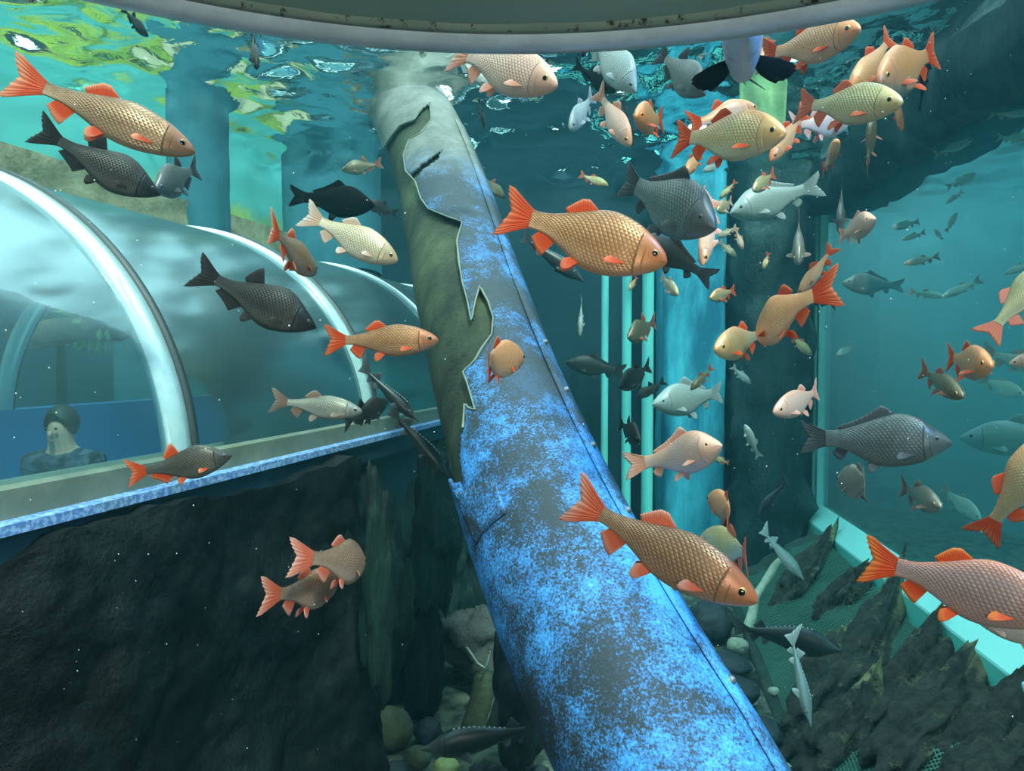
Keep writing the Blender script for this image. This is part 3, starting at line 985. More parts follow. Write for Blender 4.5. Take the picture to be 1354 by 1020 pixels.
df = t.n('BsdfDiffuse'); df.inputs['Color'].default_value = (.16, .52, .58, 1)
tl = t.n('BsdfTranslucent'); tl.inputs['Color'].default_value = (.20, .62, .68, 1)
gl = t.n('BsdfGlossy'); gl.inputs['Roughness'].default_value = .06
fr = t.n('Fresnel'); fr.inputs['IOR'].default_value = 1.04
m0 = t.n('MixShader'); m0.inputs[0].default_value = .5; t.l(df.outputs[0], m0.inputs[1]); t.l(tl.outputs[0], m0.inputs[2])
m1 = t.n('MixShader'); m1.inputs[0].default_value = .10; t.l(tr.outputs[0], m1.inputs[1]); t.l(m0.outputs[0], m1.inputs[2])
m2 = t.n('MixShader'); t.l(fr.outputs[0], m2.inputs[0]); t.l(m1.outputs[0], m2.inputs[1]); t.l(gl.outputs[0], m2.inputs[2])
t.l(m2.outputs[0], t.out.inputs['Surface'])
b = MB(); wbox(b, -.5, WL - .1, .06, .075, WZ0 - .1, WZ1 + .02); kid('pane', b, t.m, win, False)
# the murkier water beyond the pane
b = MB()
wv = [WA + WD * s_ + WN * q_ + Vector((0, 0, z_)) for s_ in (-.5, WL + .6) for q_ in (.09, 3.3) for z_ in (FLOOR_Z + .05, .05)]
b.add(wv, [(0, 1, 3, 2), (4, 6, 7, 5), (0, 4, 5, 1), (2, 3, 7, 6), (0, 2, 6, 4), (1, 5, 7, 3)])
t = NT('murky_water')
v1 = t.n('VolumeScatter'); v1.inputs['Color'].default_value = (.46, .90, 1.0, 1); v1.inputs['Density'].default_value = .22
t.l(v1.outputs[0], t.out.inputs['Volume'])
tag(b.build('murky_water', t.m, None, False), 'cloudy teal water beyond the right window', 'water', kind='structure')
# lintel of dark rock above the window
b = MB()
def lf(u, v):
    pr = [(-.22, -.02), (-.16, -.30), (-.02, -.43), (.2, -.45), (.55, -.40), (.6, .0), (.5, .18), (-.15, .18), (-.22, -.02)]
    k = v * 8; i = min(int(k), 7); k -= i
    a, z = pr[i][0] + (pr[i + 1][0] - pr[i][0]) * k, pr[i][1] + (pr[i + 1][1] - pr[i][1]) * k
    p = WA + WD * (-.5 + (WL + .6) * u) + WN * a + Vector((0, 0, z))
    return p + WN * (.10 * fbm(p, 1.6, 5, 11)) + Vector((0, 0, .07 * fbm(p, 2.0, 5, 13)))
b.grid(lf, 90, 33)
tag(b.build('trim_4', M_pil2), 'dark rocky lintel along the top of the right window', 'lintel', kind='structure')

# ---- rock wall under the tunnel
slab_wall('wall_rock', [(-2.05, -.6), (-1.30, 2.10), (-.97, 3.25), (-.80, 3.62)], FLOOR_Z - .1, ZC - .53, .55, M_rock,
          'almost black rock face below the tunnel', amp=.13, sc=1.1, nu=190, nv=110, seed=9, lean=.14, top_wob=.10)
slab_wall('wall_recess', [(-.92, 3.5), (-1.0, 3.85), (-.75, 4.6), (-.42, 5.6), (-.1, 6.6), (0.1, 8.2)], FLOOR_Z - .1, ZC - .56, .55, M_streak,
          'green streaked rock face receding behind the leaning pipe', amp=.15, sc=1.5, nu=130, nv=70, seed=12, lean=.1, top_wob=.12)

# ---- green mesh sheet hanging behind the shoal, green panel beyond the window
b = MB()
p0, p1, p2, p3 = P(984, 205, 5.0), P(1036, 196, 5.0), P(1040, 80, 5.0), P(978, 84, 5.0)
def shf(u, v, o=0.0):
    p = p0.lerp(p1, u).lerp(p3.lerp(p2, u), v)
    return p + Vector((0, o + .03 * math.sin(u * 9 + v * 2), 0))
b.grid(lambda u, v: shf(u, v), 24, 12)
o = b.build('mesh_sheet', two_tone('pale_green_mesh', (.20, .42, .20), (.42, .62, .30), 9, .35, .65, .8, .3, .01))
md = o.modifiers.new('thickness', 'SOLIDIFY'); md.thickness = .012
tag(o, 'pale green mesh sheet hanging behind the upper right shoal', 'sheet')
b = MB()
q = [P(1170, 192, 6.4), P(1204, 168, 6.4), P(1240, 198, 6.4)]
q2 = [p + Vector((.02, .06, 0)) for p in q]
b.add(q + q2, [(0, 2, 1), (3, 4, 5), (0, 1, 4, 3), (1, 2, 5, 4), (2, 0, 3, 5)])
tag(b.build('green_panel', plain('bright_green', (.25, .70, .18), .6), None, False), 'bright green triangular panel beyond the window', 'panel')
# ---------------------------------------------------------------- the leaning pipe
PA, PB = P(873, 1000, 2.04), P(566, 200, 4.95)
PD = (PB - PA).normalized()
PR = .305
s_bot = -((PA.z - FLOOR_Z) + .02) / PD.z
s_top = (-PA.z + .12) / PD.z
PX = PD.cross(Vector((0, 0, 1))).normalized()          # to the right
PY = PD.cross(PX).normalized()
if PY.dot(CAM - PA) < 0: PY = -PY                      # towards us


PLEN = (PB - PA).length


def bow(s):
    t = s / PLEN
    return .79 * t * (1 - t) ** 2 if t > 0 else .45 * t


def pp(s, a, r=PR):
    """s along the pipe, a = 0 facing us, positive to the right."""
    return PA + PD * s - PX * bow(s) + PX * (r * math.sin(a)) + PY * (r * math.cos(a))


def pipe_hit(px, py, r=PR):
    d = (P(px, py, 1) - CAM).normalized()
    hit, off = None, 0.0
    for _ in range(5):
        w = CAM - (PA - PX * off)
        dd = d - PD * d.dot(PD); ww = w - PD * w.dot(PD)
        A, B, C = dd.dot(dd), 2 * dd.dot(ww), ww.dot(ww) - r * r
        q = B * B - 4 * A * C
        if q < 0: return None
        hit = CAM + d * ((-B - math.sqrt(q)) / (2 * A))
        off = bow((hit - PA).dot(PD))
    return hit


HOLE = [(568, 136), (570, 158), (556, 176), (541, 184), (533, 205), (536, 226), (549, 240), (556, 262), (566, 276), (590, 286), (611, 293), (604, 318), (607, 348), (611, 372),
        (618, 398), (623, 425), (628, 400), (634, 378), (645, 398), (652, 420), (650, 442), (636, 462), (628, 476), (612, 492), (618, 508), (628, 542), (620, 540), (614, 534), (612, 566),
        (607, 592), (609, 618), (614, 648), (606, 640), (598, 642), (590, 634), (578, 628), (520, 560), (420, 300), (480, 225), (503, 205), (513, 186), (528, 166), (548, 158), (556, 146)]
CRACK = [(585, 198), (578, 212), (560, 224), (546, 240), (536, 240), (545, 228), (562, 214)]


def inside(poly, x, y):
    c = False
    j = len(poly) - 1
    for i in range(len(poly)):
        (xi, yi), (xj, yj) = poly[i], poly[j]
        if (yi > y) != (yj > y) and x < (xj - xi) * (y - yi) / (yj - yi) + xi: c = not c
        j = i
    return c


pipe = empty('leaning_pipe', PA + PD * s_bot)
tag(pipe, 'huge leaning blue pipe with torn grey skin in the middle of the tank', 'pipe')

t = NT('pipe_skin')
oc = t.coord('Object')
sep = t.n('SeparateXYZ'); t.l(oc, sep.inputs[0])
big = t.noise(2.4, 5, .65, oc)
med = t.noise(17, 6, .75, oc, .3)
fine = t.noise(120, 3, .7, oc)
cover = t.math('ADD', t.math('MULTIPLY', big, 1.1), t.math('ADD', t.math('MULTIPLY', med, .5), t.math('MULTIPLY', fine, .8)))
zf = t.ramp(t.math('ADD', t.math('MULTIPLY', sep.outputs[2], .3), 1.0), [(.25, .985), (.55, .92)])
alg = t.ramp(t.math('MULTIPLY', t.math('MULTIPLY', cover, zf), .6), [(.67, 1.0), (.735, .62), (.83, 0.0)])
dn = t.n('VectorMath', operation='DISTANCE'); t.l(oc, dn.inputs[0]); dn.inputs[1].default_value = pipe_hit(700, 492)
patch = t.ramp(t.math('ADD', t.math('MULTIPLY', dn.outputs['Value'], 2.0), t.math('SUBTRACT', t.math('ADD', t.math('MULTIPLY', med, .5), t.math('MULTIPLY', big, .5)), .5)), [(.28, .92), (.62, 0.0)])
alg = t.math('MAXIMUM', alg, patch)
lit_blue = t.mix(t.noise(5, 3, .5, oc), (.035, .25, .74), (.10, .40, .90))  # blue lamplight on the lower skin, put into its base colour
lower = t.mix(alg, lit_blue, (.026, .034, .042))
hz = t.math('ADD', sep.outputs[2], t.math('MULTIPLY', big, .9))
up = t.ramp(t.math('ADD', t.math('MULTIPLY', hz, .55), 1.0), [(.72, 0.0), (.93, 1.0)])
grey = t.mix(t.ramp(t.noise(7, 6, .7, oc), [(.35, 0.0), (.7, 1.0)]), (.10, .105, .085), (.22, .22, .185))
col = t.mix(up, lower, grey)  # painted-in blue light below gives way to the grey skin above
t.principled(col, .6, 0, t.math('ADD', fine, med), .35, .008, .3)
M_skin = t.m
M_core = two_tone('olive_algae_core', (.013, .019, .010), (.105, .125, .055), 2.4, .38, .68, .8, .8, .02, (1, 1, .5))
M_lip = plain('torn_skin_edge', (.16, .18, .13), .7)
M_seam = two_tone('seam_strip_blue', (.015, .07, .18), (.07, .26, .60), 40, .4, .55, .6, .3, .005)
M_bolt = plain('bolt_head', (.16, .17, .18), .4, .6)

NSs, NA = 300, 176
b = MB()
vs, uvs, fs = [], [], []
for i in range(NSs):
    s = s_bot + (s_top - s_bot) * i / (NSs - 1)
    for j in range(NA):
        a = -PI + 2 * PI * j / NA
        vs.append(pp(s, a, PR * (1 + .012 * noise.noise(pp(s, a) * 2.2)))); uvs.append((i / NSs, j / NA))
removed = 0
for i in range(NSs - 1):
    for j in range(NA):
        a, c = i * NA + j, i * NA + (j + 1) % NA
        q = (a, c, c + NA, a + NA)
        m = sum((vs[k] for k in q), Vector()) / 4
        ang = -PI + 2 * PI * (j + .5) / NA
        n = PX * math.sin(ang) + PY * math.cos(ang)
        x, y, d = PIX(m)
        edge_left = n.dot(CAM - m) <= 0 and ang < 0 and ang > -2.4
        if (n.dot(CAM - m) > 0 and (inside(HOLE, x, y) or inside(CRACK, x, y))) or (edge_left and inside(HOLE, x + 6, y)):
            continue
        fs.append(q)
b.add(vs, fs, 0, uvs)
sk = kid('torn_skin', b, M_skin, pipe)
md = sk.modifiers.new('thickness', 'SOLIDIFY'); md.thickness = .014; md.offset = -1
b = MB()
b.grid(lambda u, v: pp(s_bot + (s_top - s_bot) * v, u * 2 * PI, (PR - .03) * (1 + .03 * fbm(pp(s_bot + (s_top - s_bot) * v, u * 2 * PI), 2.2, 4, 3))), 72, 130, closed_u=True)
kid('inner_core', b, M_core, pipe)
# lip of the torn skin
run = []
for (x0_, y0_), (x1_, y1_) in zip(HOLE, HOLE[1:]):
    for k in range(4):
        h_ = pipe_hit(x0_ + (x1_ - x0_) * k / 4, y0_ + (y1_ - y0_) * k / 4, PR + .001)
        if h_ is not None: run.append(h_)
        else:
            if len(run) > 3:
                b = MB(); b.tube(run, [.005 + .003 * noise.noise(p * 9) for p in run], 6); kid('torn_lip', b, M_lip, pipe)
            run = []
if len(run) > 3:
    b = MB(); b.tube(run, .005, 6); kid('torn_lip', b, M_lip, pipe)
# torn collar standing up at the lower end of the hole
b = MB()
def collar(u, v):
    a = -1.45 + .62 * u
    c = pipe_hit(650, 655, PR)
    s0_ = (c - PA).dot(PD)
    h = .05 + .10 * (1 - u) ** 2 + .03 * noise.noise(Vector((u * 9, 2, 0)))
    return pp(s0_ - .10 + (h + .10) * v, a, PR + .006 + .02 * v * (1 - u))
b.grid(collar, 18, 7)
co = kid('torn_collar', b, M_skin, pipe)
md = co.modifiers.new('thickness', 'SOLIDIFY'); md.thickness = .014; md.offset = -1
# the seam along the right
AS = .60
b = MB()
def seam(u, v):
    pr = [(-.045, .0005), (-.043, .007), (.0, .008), (.043, .007), (.045, .0005)]
    q = pr[int(round(v * 4))]
    return pp(s_bot + .02 + (s_top - s_bot - .1) * .86 * u, AS + q[0] / PR, PR + .004 + q[1])
b.grid(seam, 90, 5)
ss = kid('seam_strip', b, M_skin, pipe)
for k in range(11):
    s = s_bot + .25 + k * .31
    b = MB()
    c = pp(s, AS, PR + .012); n = (PX * math.sin(AS) + PY * math.cos(AS))
    b.tube([c - n * .004, c + n * .006, c + n * .011, c + n * .013], [.013, .013, .009, .001], 10)
    bo = b.build('bolt', M_bolt); bo.parent = ss

# ---------------------------------------------------------------- rocks
def rock(name, c, size, rot, mat, label, group=None, seed=1.0, rough=.28, peak=0.0, cat='stone', n=28, kind=None):
    """size: half lengths; rot: a 3x3 matrix; peak lifts the +x end to a point."""
    b = MB()
    S = Vector(size)
    def f(u, v):
        th, ph = v * PI, u * 2 * PI
        d = Vector((math.sin(th) * math.cos(ph), math.sin(th) * math.sin(ph), -math.cos(th)))
        k = 1 + rough * fbm(d, 1.3, 6, seed)
        p = Vector((d.x * S.x, d.y * S.y, d.z * S.z)) * k
        if peak:
            e = max(0.0, p.x / S.x)
            p.z += peak * e * e
            p.y *= 1 - .55 * e * e
        return rot @ p
    b.grid(f, n * 2, n, closed_u=True)
    o = b.build(name, mat)
    o.location = c
    tag(o, label, cat, group, kind)
    return o


I3 = Matrix.Identity(3)
def rz(a): return Matrix.Rotation(a, 3, 'Z')


M_cob1 = two_tone('olive_cobble', (.05, .06, .03), (.14, .15, .08), 7, .35, .7, .7, .5, .02)
M_cob2 = two_tone('dark_cobble', (.010, .014, .018), (.035, .05, .055), 5, .35, .7, .6, .5, .02)
M_cob3 = two_tone('yellow_cobble', (.32, .34, .10), (.55, .56, .22), 7, .35, .7, .7, .4, .02)
M_cob4 = two_tone('pale_cobble', (.30, .34, .24), (.60, .62, .46), 9, .35, .65, .7, .4, .02)


def cobble(px, py, r, mat, label, sq=(1, 1, .8), group=None, seed=1.0, a=0.0, d=None):
    """A stone lying on the floor; (px, py) its centre in the photo, r its half width there."""
    p = PZ(px, py + r * .75, FLOOR_Z + .03) if d is None else P(px, py, d)
    dep = (p - CAM).dot(FW)
    R = r / F * dep
    c = Vector((p.x, p.y, FLOOR_Z + .02 + R * sq[2] * .86)) if d is None else p
    return rock('cobble', c, (R * sq[0], R * sq[1], R * sq[2]), rz(a), mat, label, group, seed, .14)


cobble(520, 966, 27, M_cob1, 'round olive cobble at the foot of the black rock face', (1, .8, 1.05), seed=1)
cobble(566, 966, 19, M_cob2, 'dark rounded stone right of the round olive cobble', (1, .9, .9), seed=2)
cobble(553, 998, 18, M_cob1, 'olive stone below the snout of the black sturgeon', (1, .8, .8), seed=3)
cobble(524, 1012, 19, M_cob2, 'long dark stone lying in front of the round olive cobble', (1.1, .7, .6), seed=4, a=.3)
cobble(482, 1015, 22, M_cob2, 'blackish blue stone at the bottom edge, leftmost of the cobbles', (1, .8, .75), seed=5)
cobble(590, 1011, 17, M_cob3, 'bright yellow stone under the black sturgeon', (1, .7, .8), seed=6)
cobble(615, 976, 16, M_cob1, 'small olive stone behind the black sturgeon', (1, .8, .6), seed=7)
for i, (x, y, r) in enumerate([(632, 1018, 12), (652, 1014, 11), (672, 1018, 12), (694, 1012, 13), (714, 1019, 12)]):
    cobble(x, y, r, M_cob2, 'small dark pebble in the row beneath the black sturgeon', (1, .8, .8), 'dark pebbles under the black sturgeon', 20 + i)
cobble(960, 868, 30, M_cob2, 'dark flat stone beside the bolted edge of the pipe', (1.1, 1, .5), seed=11)
cobble(972, 905, 27, M_cob2, 'broad dark boulder under the bolted edge of the pipe', (1.2, 1, .6), seed=12)
cobble(1004, 962, 28, M_cob2, 'large dark boulder at the lower right edge of the pipe', (1.1, 1, .7), seed=13)
cobble(938, 818, 32, M_cob2, 'dark rounded boulder behind the snout of the big tan fish', (1, 1, .8), seed=14)
for i, (x, y, r, l) in enumerate([(996, 926, 6, 'pale cobble wedged between the two dark boulders by the pipe'), (1024, 912, 8, 'pale pointed stone beside the net on the right'),
                                  (1020, 1000, 13, 'pale cream stone at the bottom right corner of the pipe'), (1036, 1012, 11, 'cream stone next to the netting at the bottom edge'),
                                  (640, 805, 14, 'pale greenish stone beside the left edge of the pipe'), (975, 850, 14, 'speckled pale stone on the gravel right of the pipe')]):
    cobble(x, y, r, M_cob4, l, (1, .9, .7), seed=30 + i)
# blocks in the dark gap behind the pipe
rock('boulder', P(634, 848, 4.8), (.28, .30, .22), rz(.4), two_tone('brown_grey_boulder', (.035, .034, .030), (.10, .095, .08), 3, .35, .7, .7, .8, .03),
     'brown grey boulder in the gap left of the pipe', seed=41, rough=.4, cat='boulder')
rock('boulder', P(558, 885, 4.4), (.13, .14, .40), rz(.2), M_rock, 'tall black boulder beside the round olive cobble', seed=42, rough=.4, cat='boulder')
rock('boulder', P(690, 905, 3.6), (.14, .22, .42), rz(-.3), M_cob2, 'dark leaning block against the left edge of the pipe', seed=43, rough=.3, cat='boulder')
M_wood = two_tone('waterlogged_wood', (.02, .03, .03), (.10, .13, .09), 5, .35, .7, .8, .8, .02, (1, 1, .3))
def branch(pts, rads, label, name='driftwood', mat=None):
    b = MB()
    q = []
    for i in range(len(pts) * 6 - 5):
        k = i / 6; j = min(int(k), len(pts) - 2); k -= j
        p = Vector(pts[j]).lerp(Vector(pts[j + 1]), k)
        q.append(p + Vector((noise.noise(p * 5), noise.noise(p * 5 + Vector((9, 0, 0))), noise.noise(p * 5 + Vector((0, 9, 0))))) * .03)
    n = len(q)
    rr = [(rads[0] + (rads[1] - rads[0]) * i / (n - 1)) * (1 + .25 * noise.noise(p * 8)) for i, p in enumerate(q)]
    b.tube(q, rr, 12)
    return tag(b.build(name, mat or M_wood), label, 'driftwood')
branch([P(655, 985, 3.9), P(668, 930, 4.0), P(690, 880, 4.1)], (.07, .06), 'dark slanting stake beside the left edge of the pipe', 'wooden_stake')
branch([P(628, 975, 4.25), P(632, 930, 4.3), P(640, 890, 4.35)], (.08, .06), 'pale green post standing behind the black sturgeon', 'wooden_post', M_cob1)
branch([P(615, 855, 4.2), P(632, 874, 4.2), P(645, 884, 4.2), P(650, 862, 4.2)], (.008, .005), 'thin pale forked twig on the boulder in the gap', 'twig', M_cob4)
branch([P(985, 835, 5.05), P(1000, 790, 5.2), P(1022, 752, 5.4), P(1040, 735, 5.5)], (.04, .02), 'pale green branch rising beyond the snout of the big tan fish', 'driftwood', M_cob4)

for (x, y0, y1, w, dd, lab) in ((578, 610, 800, .15, 4.3, 'green streaked rock spire just left of the torn pipe skin'), (524, 700, 880, .12, 3.95, 'dark rock spire in the recess right of the black rock face'),
                            (498, 650, 900, .10, 3.4, 'green streaked rock rib at the corner of the black rock face')):
    a_, c_ = P(x, y0, dd), P(x - 4, y1, dd)
    rock('rock_spire', (a_ + c_) / 2, (w, w * .8, (a_ - c_).length / 2 * 1.05), rz(x), M_streak, lab, None, x * .37, .5, 0, 'rock', 34)
# ---- bank of rock and netting under the window
EA = [P(948, 770, 6.6), P(968, 800, 6.3), P(1006, 900, 4.85), P(1050, 1020, 3.76), P(1062, 1120, 3.1)]
EB = [P(1074, 704, 6.85), P(1098, 716, 6.7), P(1180, 792, 5.3), P(1250, 858, 4.5), P(1354, 948, 3.7), P(1560, 1150, 2.6)]
def polyp(pts, u):
    k = u * (len(pts) - 1); i = min(int(k), len(pts) - 2); k -= i
    return pts[i].lerp(pts[i + 1], k)
def bank(u, v, lift=0.0):
    p = polyp(EA, u).lerp(polyp(EB, u), v)
    return p + Vector((-.3, -.3, .9)) * (.10 * fbm(p, 1.8, 5, 21) * math.sin(PI * min(1, v * 1.0)) + lift)
b = MB()
b.grid(lambda u, v: bank(u, v), 80, 50)
nb = len(b.v)
b.grid(lambda u, v: Vector((bank(u, v).x, bank(u, v).y, FLOOR_Z - .1)), 80, 50, flip=True)
rim = [i * 50 for i in range(80)] + [79 * 50 + j for j in range(1, 50)] + [i * 50 + 49 for i in range(78, -1, -1)] + [j for j in range(48, 0, -1)]
for a, c in zip(rim, rim[1:] + rim[:1]):
    b.f.append((c, a, a + nb, c + nb)); b.m.append(0)
tag(b.build('rock_bank', two_tone('greenish_bank', (.02, .035, .028), (.07, .11, .085), 3, .4, .7, .85, 1.0, .03)), 'sloping rock bank under the right window', 'rock bank')
t = NT('green_net')
uv = t.n('UVMap', uv_map='uv'); sx = t.n('SeparateXYZ'); t.l(uv.outputs[0], sx.inputs[0])
def fr_(o, k): return t.math('FRACT', t.math('MULTIPLY', o, k))
hole = t.math('MULTIPLY', t.math('GREATER_THAN', fr_(sx.outputs[0], 150.0), .30), t.math('GREATER_THAN', fr_(sx.outputs[1], 62.0), .30))
pb = t.n('BsdfPrincipled'); pb.inputs['Base Color'].default_value = (.045, .15, .10, 1); pb.inputs['Roughness'].default_value = .7
tr = t.n('BsdfTransparent'); mx = t.n('MixShader')
t.l(hole, mx.inputs[0]); t.l(pb.outputs[0], mx.inputs[1]); t.l(tr.outputs[0], mx.inputs[2]); t.l(mx.outputs[0], t.out.inputs['Surface'])
b = MB()
b.grid(lambda u, v: bank(.12 + .84 * u, .06 + .90 * v, .035 + .02 * noise.noise(bank(u, v) * 3)), 100, 60)
o = b.build('netting', t.m)
tag(o, 'green mesh netting draped over the rock bank', 'netting')
# the bank's points by pixel
BK = []
for i in range(81):
    for j in range(51):
        p = bank(i / 80, j / 50)
        x, y, d = PIX(p)
        BK.append((x, y, p))
def bank_at(px, py):
    return min(BK, key=lambda q: (q[0] - px) ** 2 + (q[1] - py) ** 2)[2]
SLABS = [
 ((1100, 722), (1030, 800), .13, .10, 'small rock slab highest on the bank, beside the pale sterlet'),
 ((1150, 765), (1085, 815), .12, .08, 'flat rock slab on the net below the window post'),
 ((1128, 850), (1062, 985), .17, .12, 'dark rock slab behind the thin grey sturgeon'),
 ((1190, 790), (1105, 935), .17, .16, 'tall pointed rock slab standing against the aqua sill below the rosy fish'),
 ((1246, 850), (1150, 960), .14, .15, 'narrow pointed rock slab, second peak along the aqua sill'),
 ((1292, 890), (1170, 1025), .16, .14, 'long rock slab with a yellow crest, third peak along the aqua sill'),
 ((1345, 935), (1240, 1040), .17, .13, 'mossy rock slab at the right edge, fourth peak along the aqua sill'),
 ((1150, 930), (1070, 1030), .13, .10, 'low rock slab at the bottom edge right of the cream stones'),
 ((1400, 985), (1290, 1110), .18, .14, 'rock slab in the bottom right corner'),
]
t = NT('slab_rock')
oc = t.coord('Object')
uv = t.n('UVMap', uv_map='uv'); su = t.n('SeparateXYZ'); t.l(uv.outputs[0], su.inputs[0])
du = t.math('ABSOLUTE', t.math('SUBTRACT', t.math('FRACT', t.math('ADD', su.outputs[0], .5)), .5))
crest = t.math('MULTIPLY', t.math('MULTIPLY', t.ramp(du, [(.08, 1.0), (.20, 0.0)]), t.ramp(su.outputs[1], [(.42, 0.0), (.48, 1.0), (.62, 1.0), (.70, 0.0)])), t.ramp(t.noise(9, 5, .7, oc), [(.40, 0.0), (.50, 1.0)]))
vn = t.noise(4.5, 5, .6, oc, .4)
vein = t.math('MULTIPLY', t.math('SUBTRACT', 1.0, t.math('MULTIPLY', t.math('ABSOLUTE', t.math('SUBTRACT', vn, .5)), 55.0), True), t.ramp(t.noise(3, 2, .5, oc), [(.5, 0.0), (.6, .8)]))
base = t.mix(t.ramp(t.noise(9, 8, .8, oc), [(.38, 0.0), (.68, 1.0)]), (.030, .028, .022), (.125, .108, .085))
col = t.mix(t.math('MAXIMUM', crest, vein), base, (.42, .37, .17))
t.principled(col, .85, 0, t.noise(22, 8, .8, oc), 1.0, .04, .2)
M_slab = t.m
for i, (a, c, wd, pk, lab) in enumerate(SLABS):
    pa, pc = bank_at(*a), bank_at(*c)
    ax = (pa - pc); ln = ax.length / 2; ax.normalize()
    up = Vector((-.25, -.35, .9)); up = (up - ax * up.dot(ax)).normalized()
    yy = up.cross(ax)
    rock('rock_slab', (pa + pc) / 2 + up * .02, (ln * 1.10, wd * .92, .13), Matrix((ax, yy, up)).transposed(), M_slab, lab, None, 50 + i * 3.7, .5, pk * 1.3, 'rock', 40)

# ---- a planted log beyond the tunnel
lg = P(20, 446, 5.5); lg2 = P(262, 420, 7.25)
b = MB(); q = [lg.lerp(lg2, k / 12) + Vector((0, 0, .05 * noise.noise(Vector((k * .6, 1, 2))))) for k in range(13)]
b.tube(q, [.11 + .04 * noise.noise(Vector((k * .9, 5, 2))) for k in range(13)], 14)
logo = b.build('mossy_log', two_tone('red_brown_bark', (.36, .17, .08), (.80, .46, .28), 6, .35, .7, .8, .6, .03))
for k_ in (.2, .8):
    b = MB(); c_ = lg.lerp(lg2, k_)
    b.tube([(c_.x, c_.y, FLOOR_Z - .02), (c_.x, c_.y, c_.z - .02)], .04, 10)
    po = b.build('post', M_wood); po.parent = logo
tag(logo, 'reddish brown log with leafy plants seen through the tunnel', 'log')
for kk, (x, y, n, hue) in enumerate([(120, 428, 220, (.55, .75, .16)), (265, 412, 200, (.12, .50, .28)), (236, 404, 120, (.85, .14, .10))]):
    c = lg.lerp(lg2, (x - 20) / 242) + Vector((0, 0, .18))
    b = MB(); rr = random.Random(kk)
    for i in range(n):
        d = Vector((rr.gauss(0, 1), rr.gauss(0, .7), rr.gauss(.3, .8))).normalized()
        o_ = c + d * rr.uniform(.03, .36)
        s_ = d.cross(Vector((.3, .2, 1))).normalized() * .03
        tip = o_ + d * .14
        up_ = d.cross(s_).normalized() * .006
        b.add([o_, (o_ + tip) / 2 + s_ + up_, tip, (o_ + tip) / 2 - s_ + up_, (o_ + tip) / 2 - up_], [(0, 1, 2), (0, 2, 3), (0, 4, 1), (1, 4, 2), (2, 4, 3), (3, 4, 0)])
    lo = b.build('leaf_clump', plain('leaf', hue, .6), None, False); lo.parent = logo
    lo['label'] = ['yellow green leaves', 'dark green leaves', 'red leaves'][kk]

# ---- a visitor inside the tunnel
def skin_mesh(name, verts, edges, radii, mat, root=0, sub=2):
    me = bpy.data.meshes.new(name)
    me.from_pydata([tuple(v) for v in verts], edges, [])
    me.materials.append(mat)
    o = link(name, me)
    o.modifiers.new('skin', 'SKIN')
    for i, r in enumerate(radii):
        sv = me.skin_vertices[0].data[i]
        sv.radius = r if isinstance(r, tuple) else (r, r)
        sv.use_root = (i == root)
    md = o.modifiers.new('sub', 'SUBSURF'); md.levels = sub; md.render_levels = sub
    for p in me.polygons: p.use_smooth = True
    return o
vp = P(84, 560, 4.1)
foot = Vector((vp.x, vp.y, ZC - .44 - 1.38))
hgt = 1.56
person = empty('person', foot)
tag(person, 'person in dark patterned clothes standing inside the tunnel', 'person')
def vk(x, y, z): return foot + Vector((x, y, z)) * 1.0
H = hgt
pv = [(0, 0, .52), (0, 0, .62), (0, 0, .73), (0, 0, .80), (0, -.005, .845), (0, -.02, .90), (0, -.01, .955),
      (.105, 0, .785), (.135, .01, .65), (.10, -.10, .56), (.06, -.15, .55), (-.105, 0, .785), (-.135, .01, .65), (-.10, -.10, .56), (-.06, -.15, .55),
      (.055, 0, .47), (.06, -.01, .27), (.06, .01, .04), (.06, -.07, .02), (-.055, 0, .47), (-.06, -.01, .27), (-.06, .01, .04), (-.06, -.07, .02)]
pe = [(0, 1), (1, 2), (2, 3), (3, 4), (4, 5), (5, 6), (3, 7), (7, 8), (8, 9), (9, 10), (3, 11), (11, 12), (12, 13), (13, 14), (0, 15), (15, 16), (16, 17), (17, 18), (0, 19), (19, 20), (20, 21), (21, 22)]
pr_ = [(.10, .075), (.09, .07), (.105, .075), (.06, .05), .035, (.048, .058), .04, .035, .027, .022, .024, .035, .027, .022, .024, .058, .04, .026, .024, .058, .04, .026, .024]
M_skinp = plain('skin_tone', (.55, .32, .22), .5)
bo = skin_mesh('body', [vk(x * H, y * H, z * H) for x, y, z in pv], pe, [tuple(k * H for k in r) if isinstance(r, tuple) else r * H for r in pr_], M_skinp)
cl = [0, 1, 2, 3, 4, 7, 8, 9, 11, 12, 13]
cmap = {k: i for i, k in enumerate(cl)}
co_ = skin_mesh('jacket', [vk(pv[k][0] * H, pv[k][1] * H, pv[k][2] * H) for k in cl], [(cmap[a], cmap[c]) for a, c in pe if a in cmap and c in cmap],
                [tuple(q * H * 1.35 for q in pr_[k]) if isinstance(pr_[k], tuple) else pr_[k] * H * 1.45 for k in cl], two_tone('dark_patterned_cloth', (.012, .016, .025), (.10, .13, .18), 16, .45, .6, .8, .3, .01))
tl_ = [0, 15, 16, 17, 19, 20, 21]
tmap = {k: i for i, k in enumerate(tl_)}
to_ = skin_mesh('trousers', [vk(pv[k][0] * H, pv[k][1] * H, pv[k][2] * H) for k in tl_], [(tmap[a], tmap[c]) for a, c in pe if a in tmap and c in tmap],
                [tuple(q * H * 1.12 for q in pr_[k]) if isinstance(pr_[k], tuple) else pr_[k] * H * 1.25 for k in tl_], plain('dark_jeans', (.02, .03, .06), .8))
hb = MB()
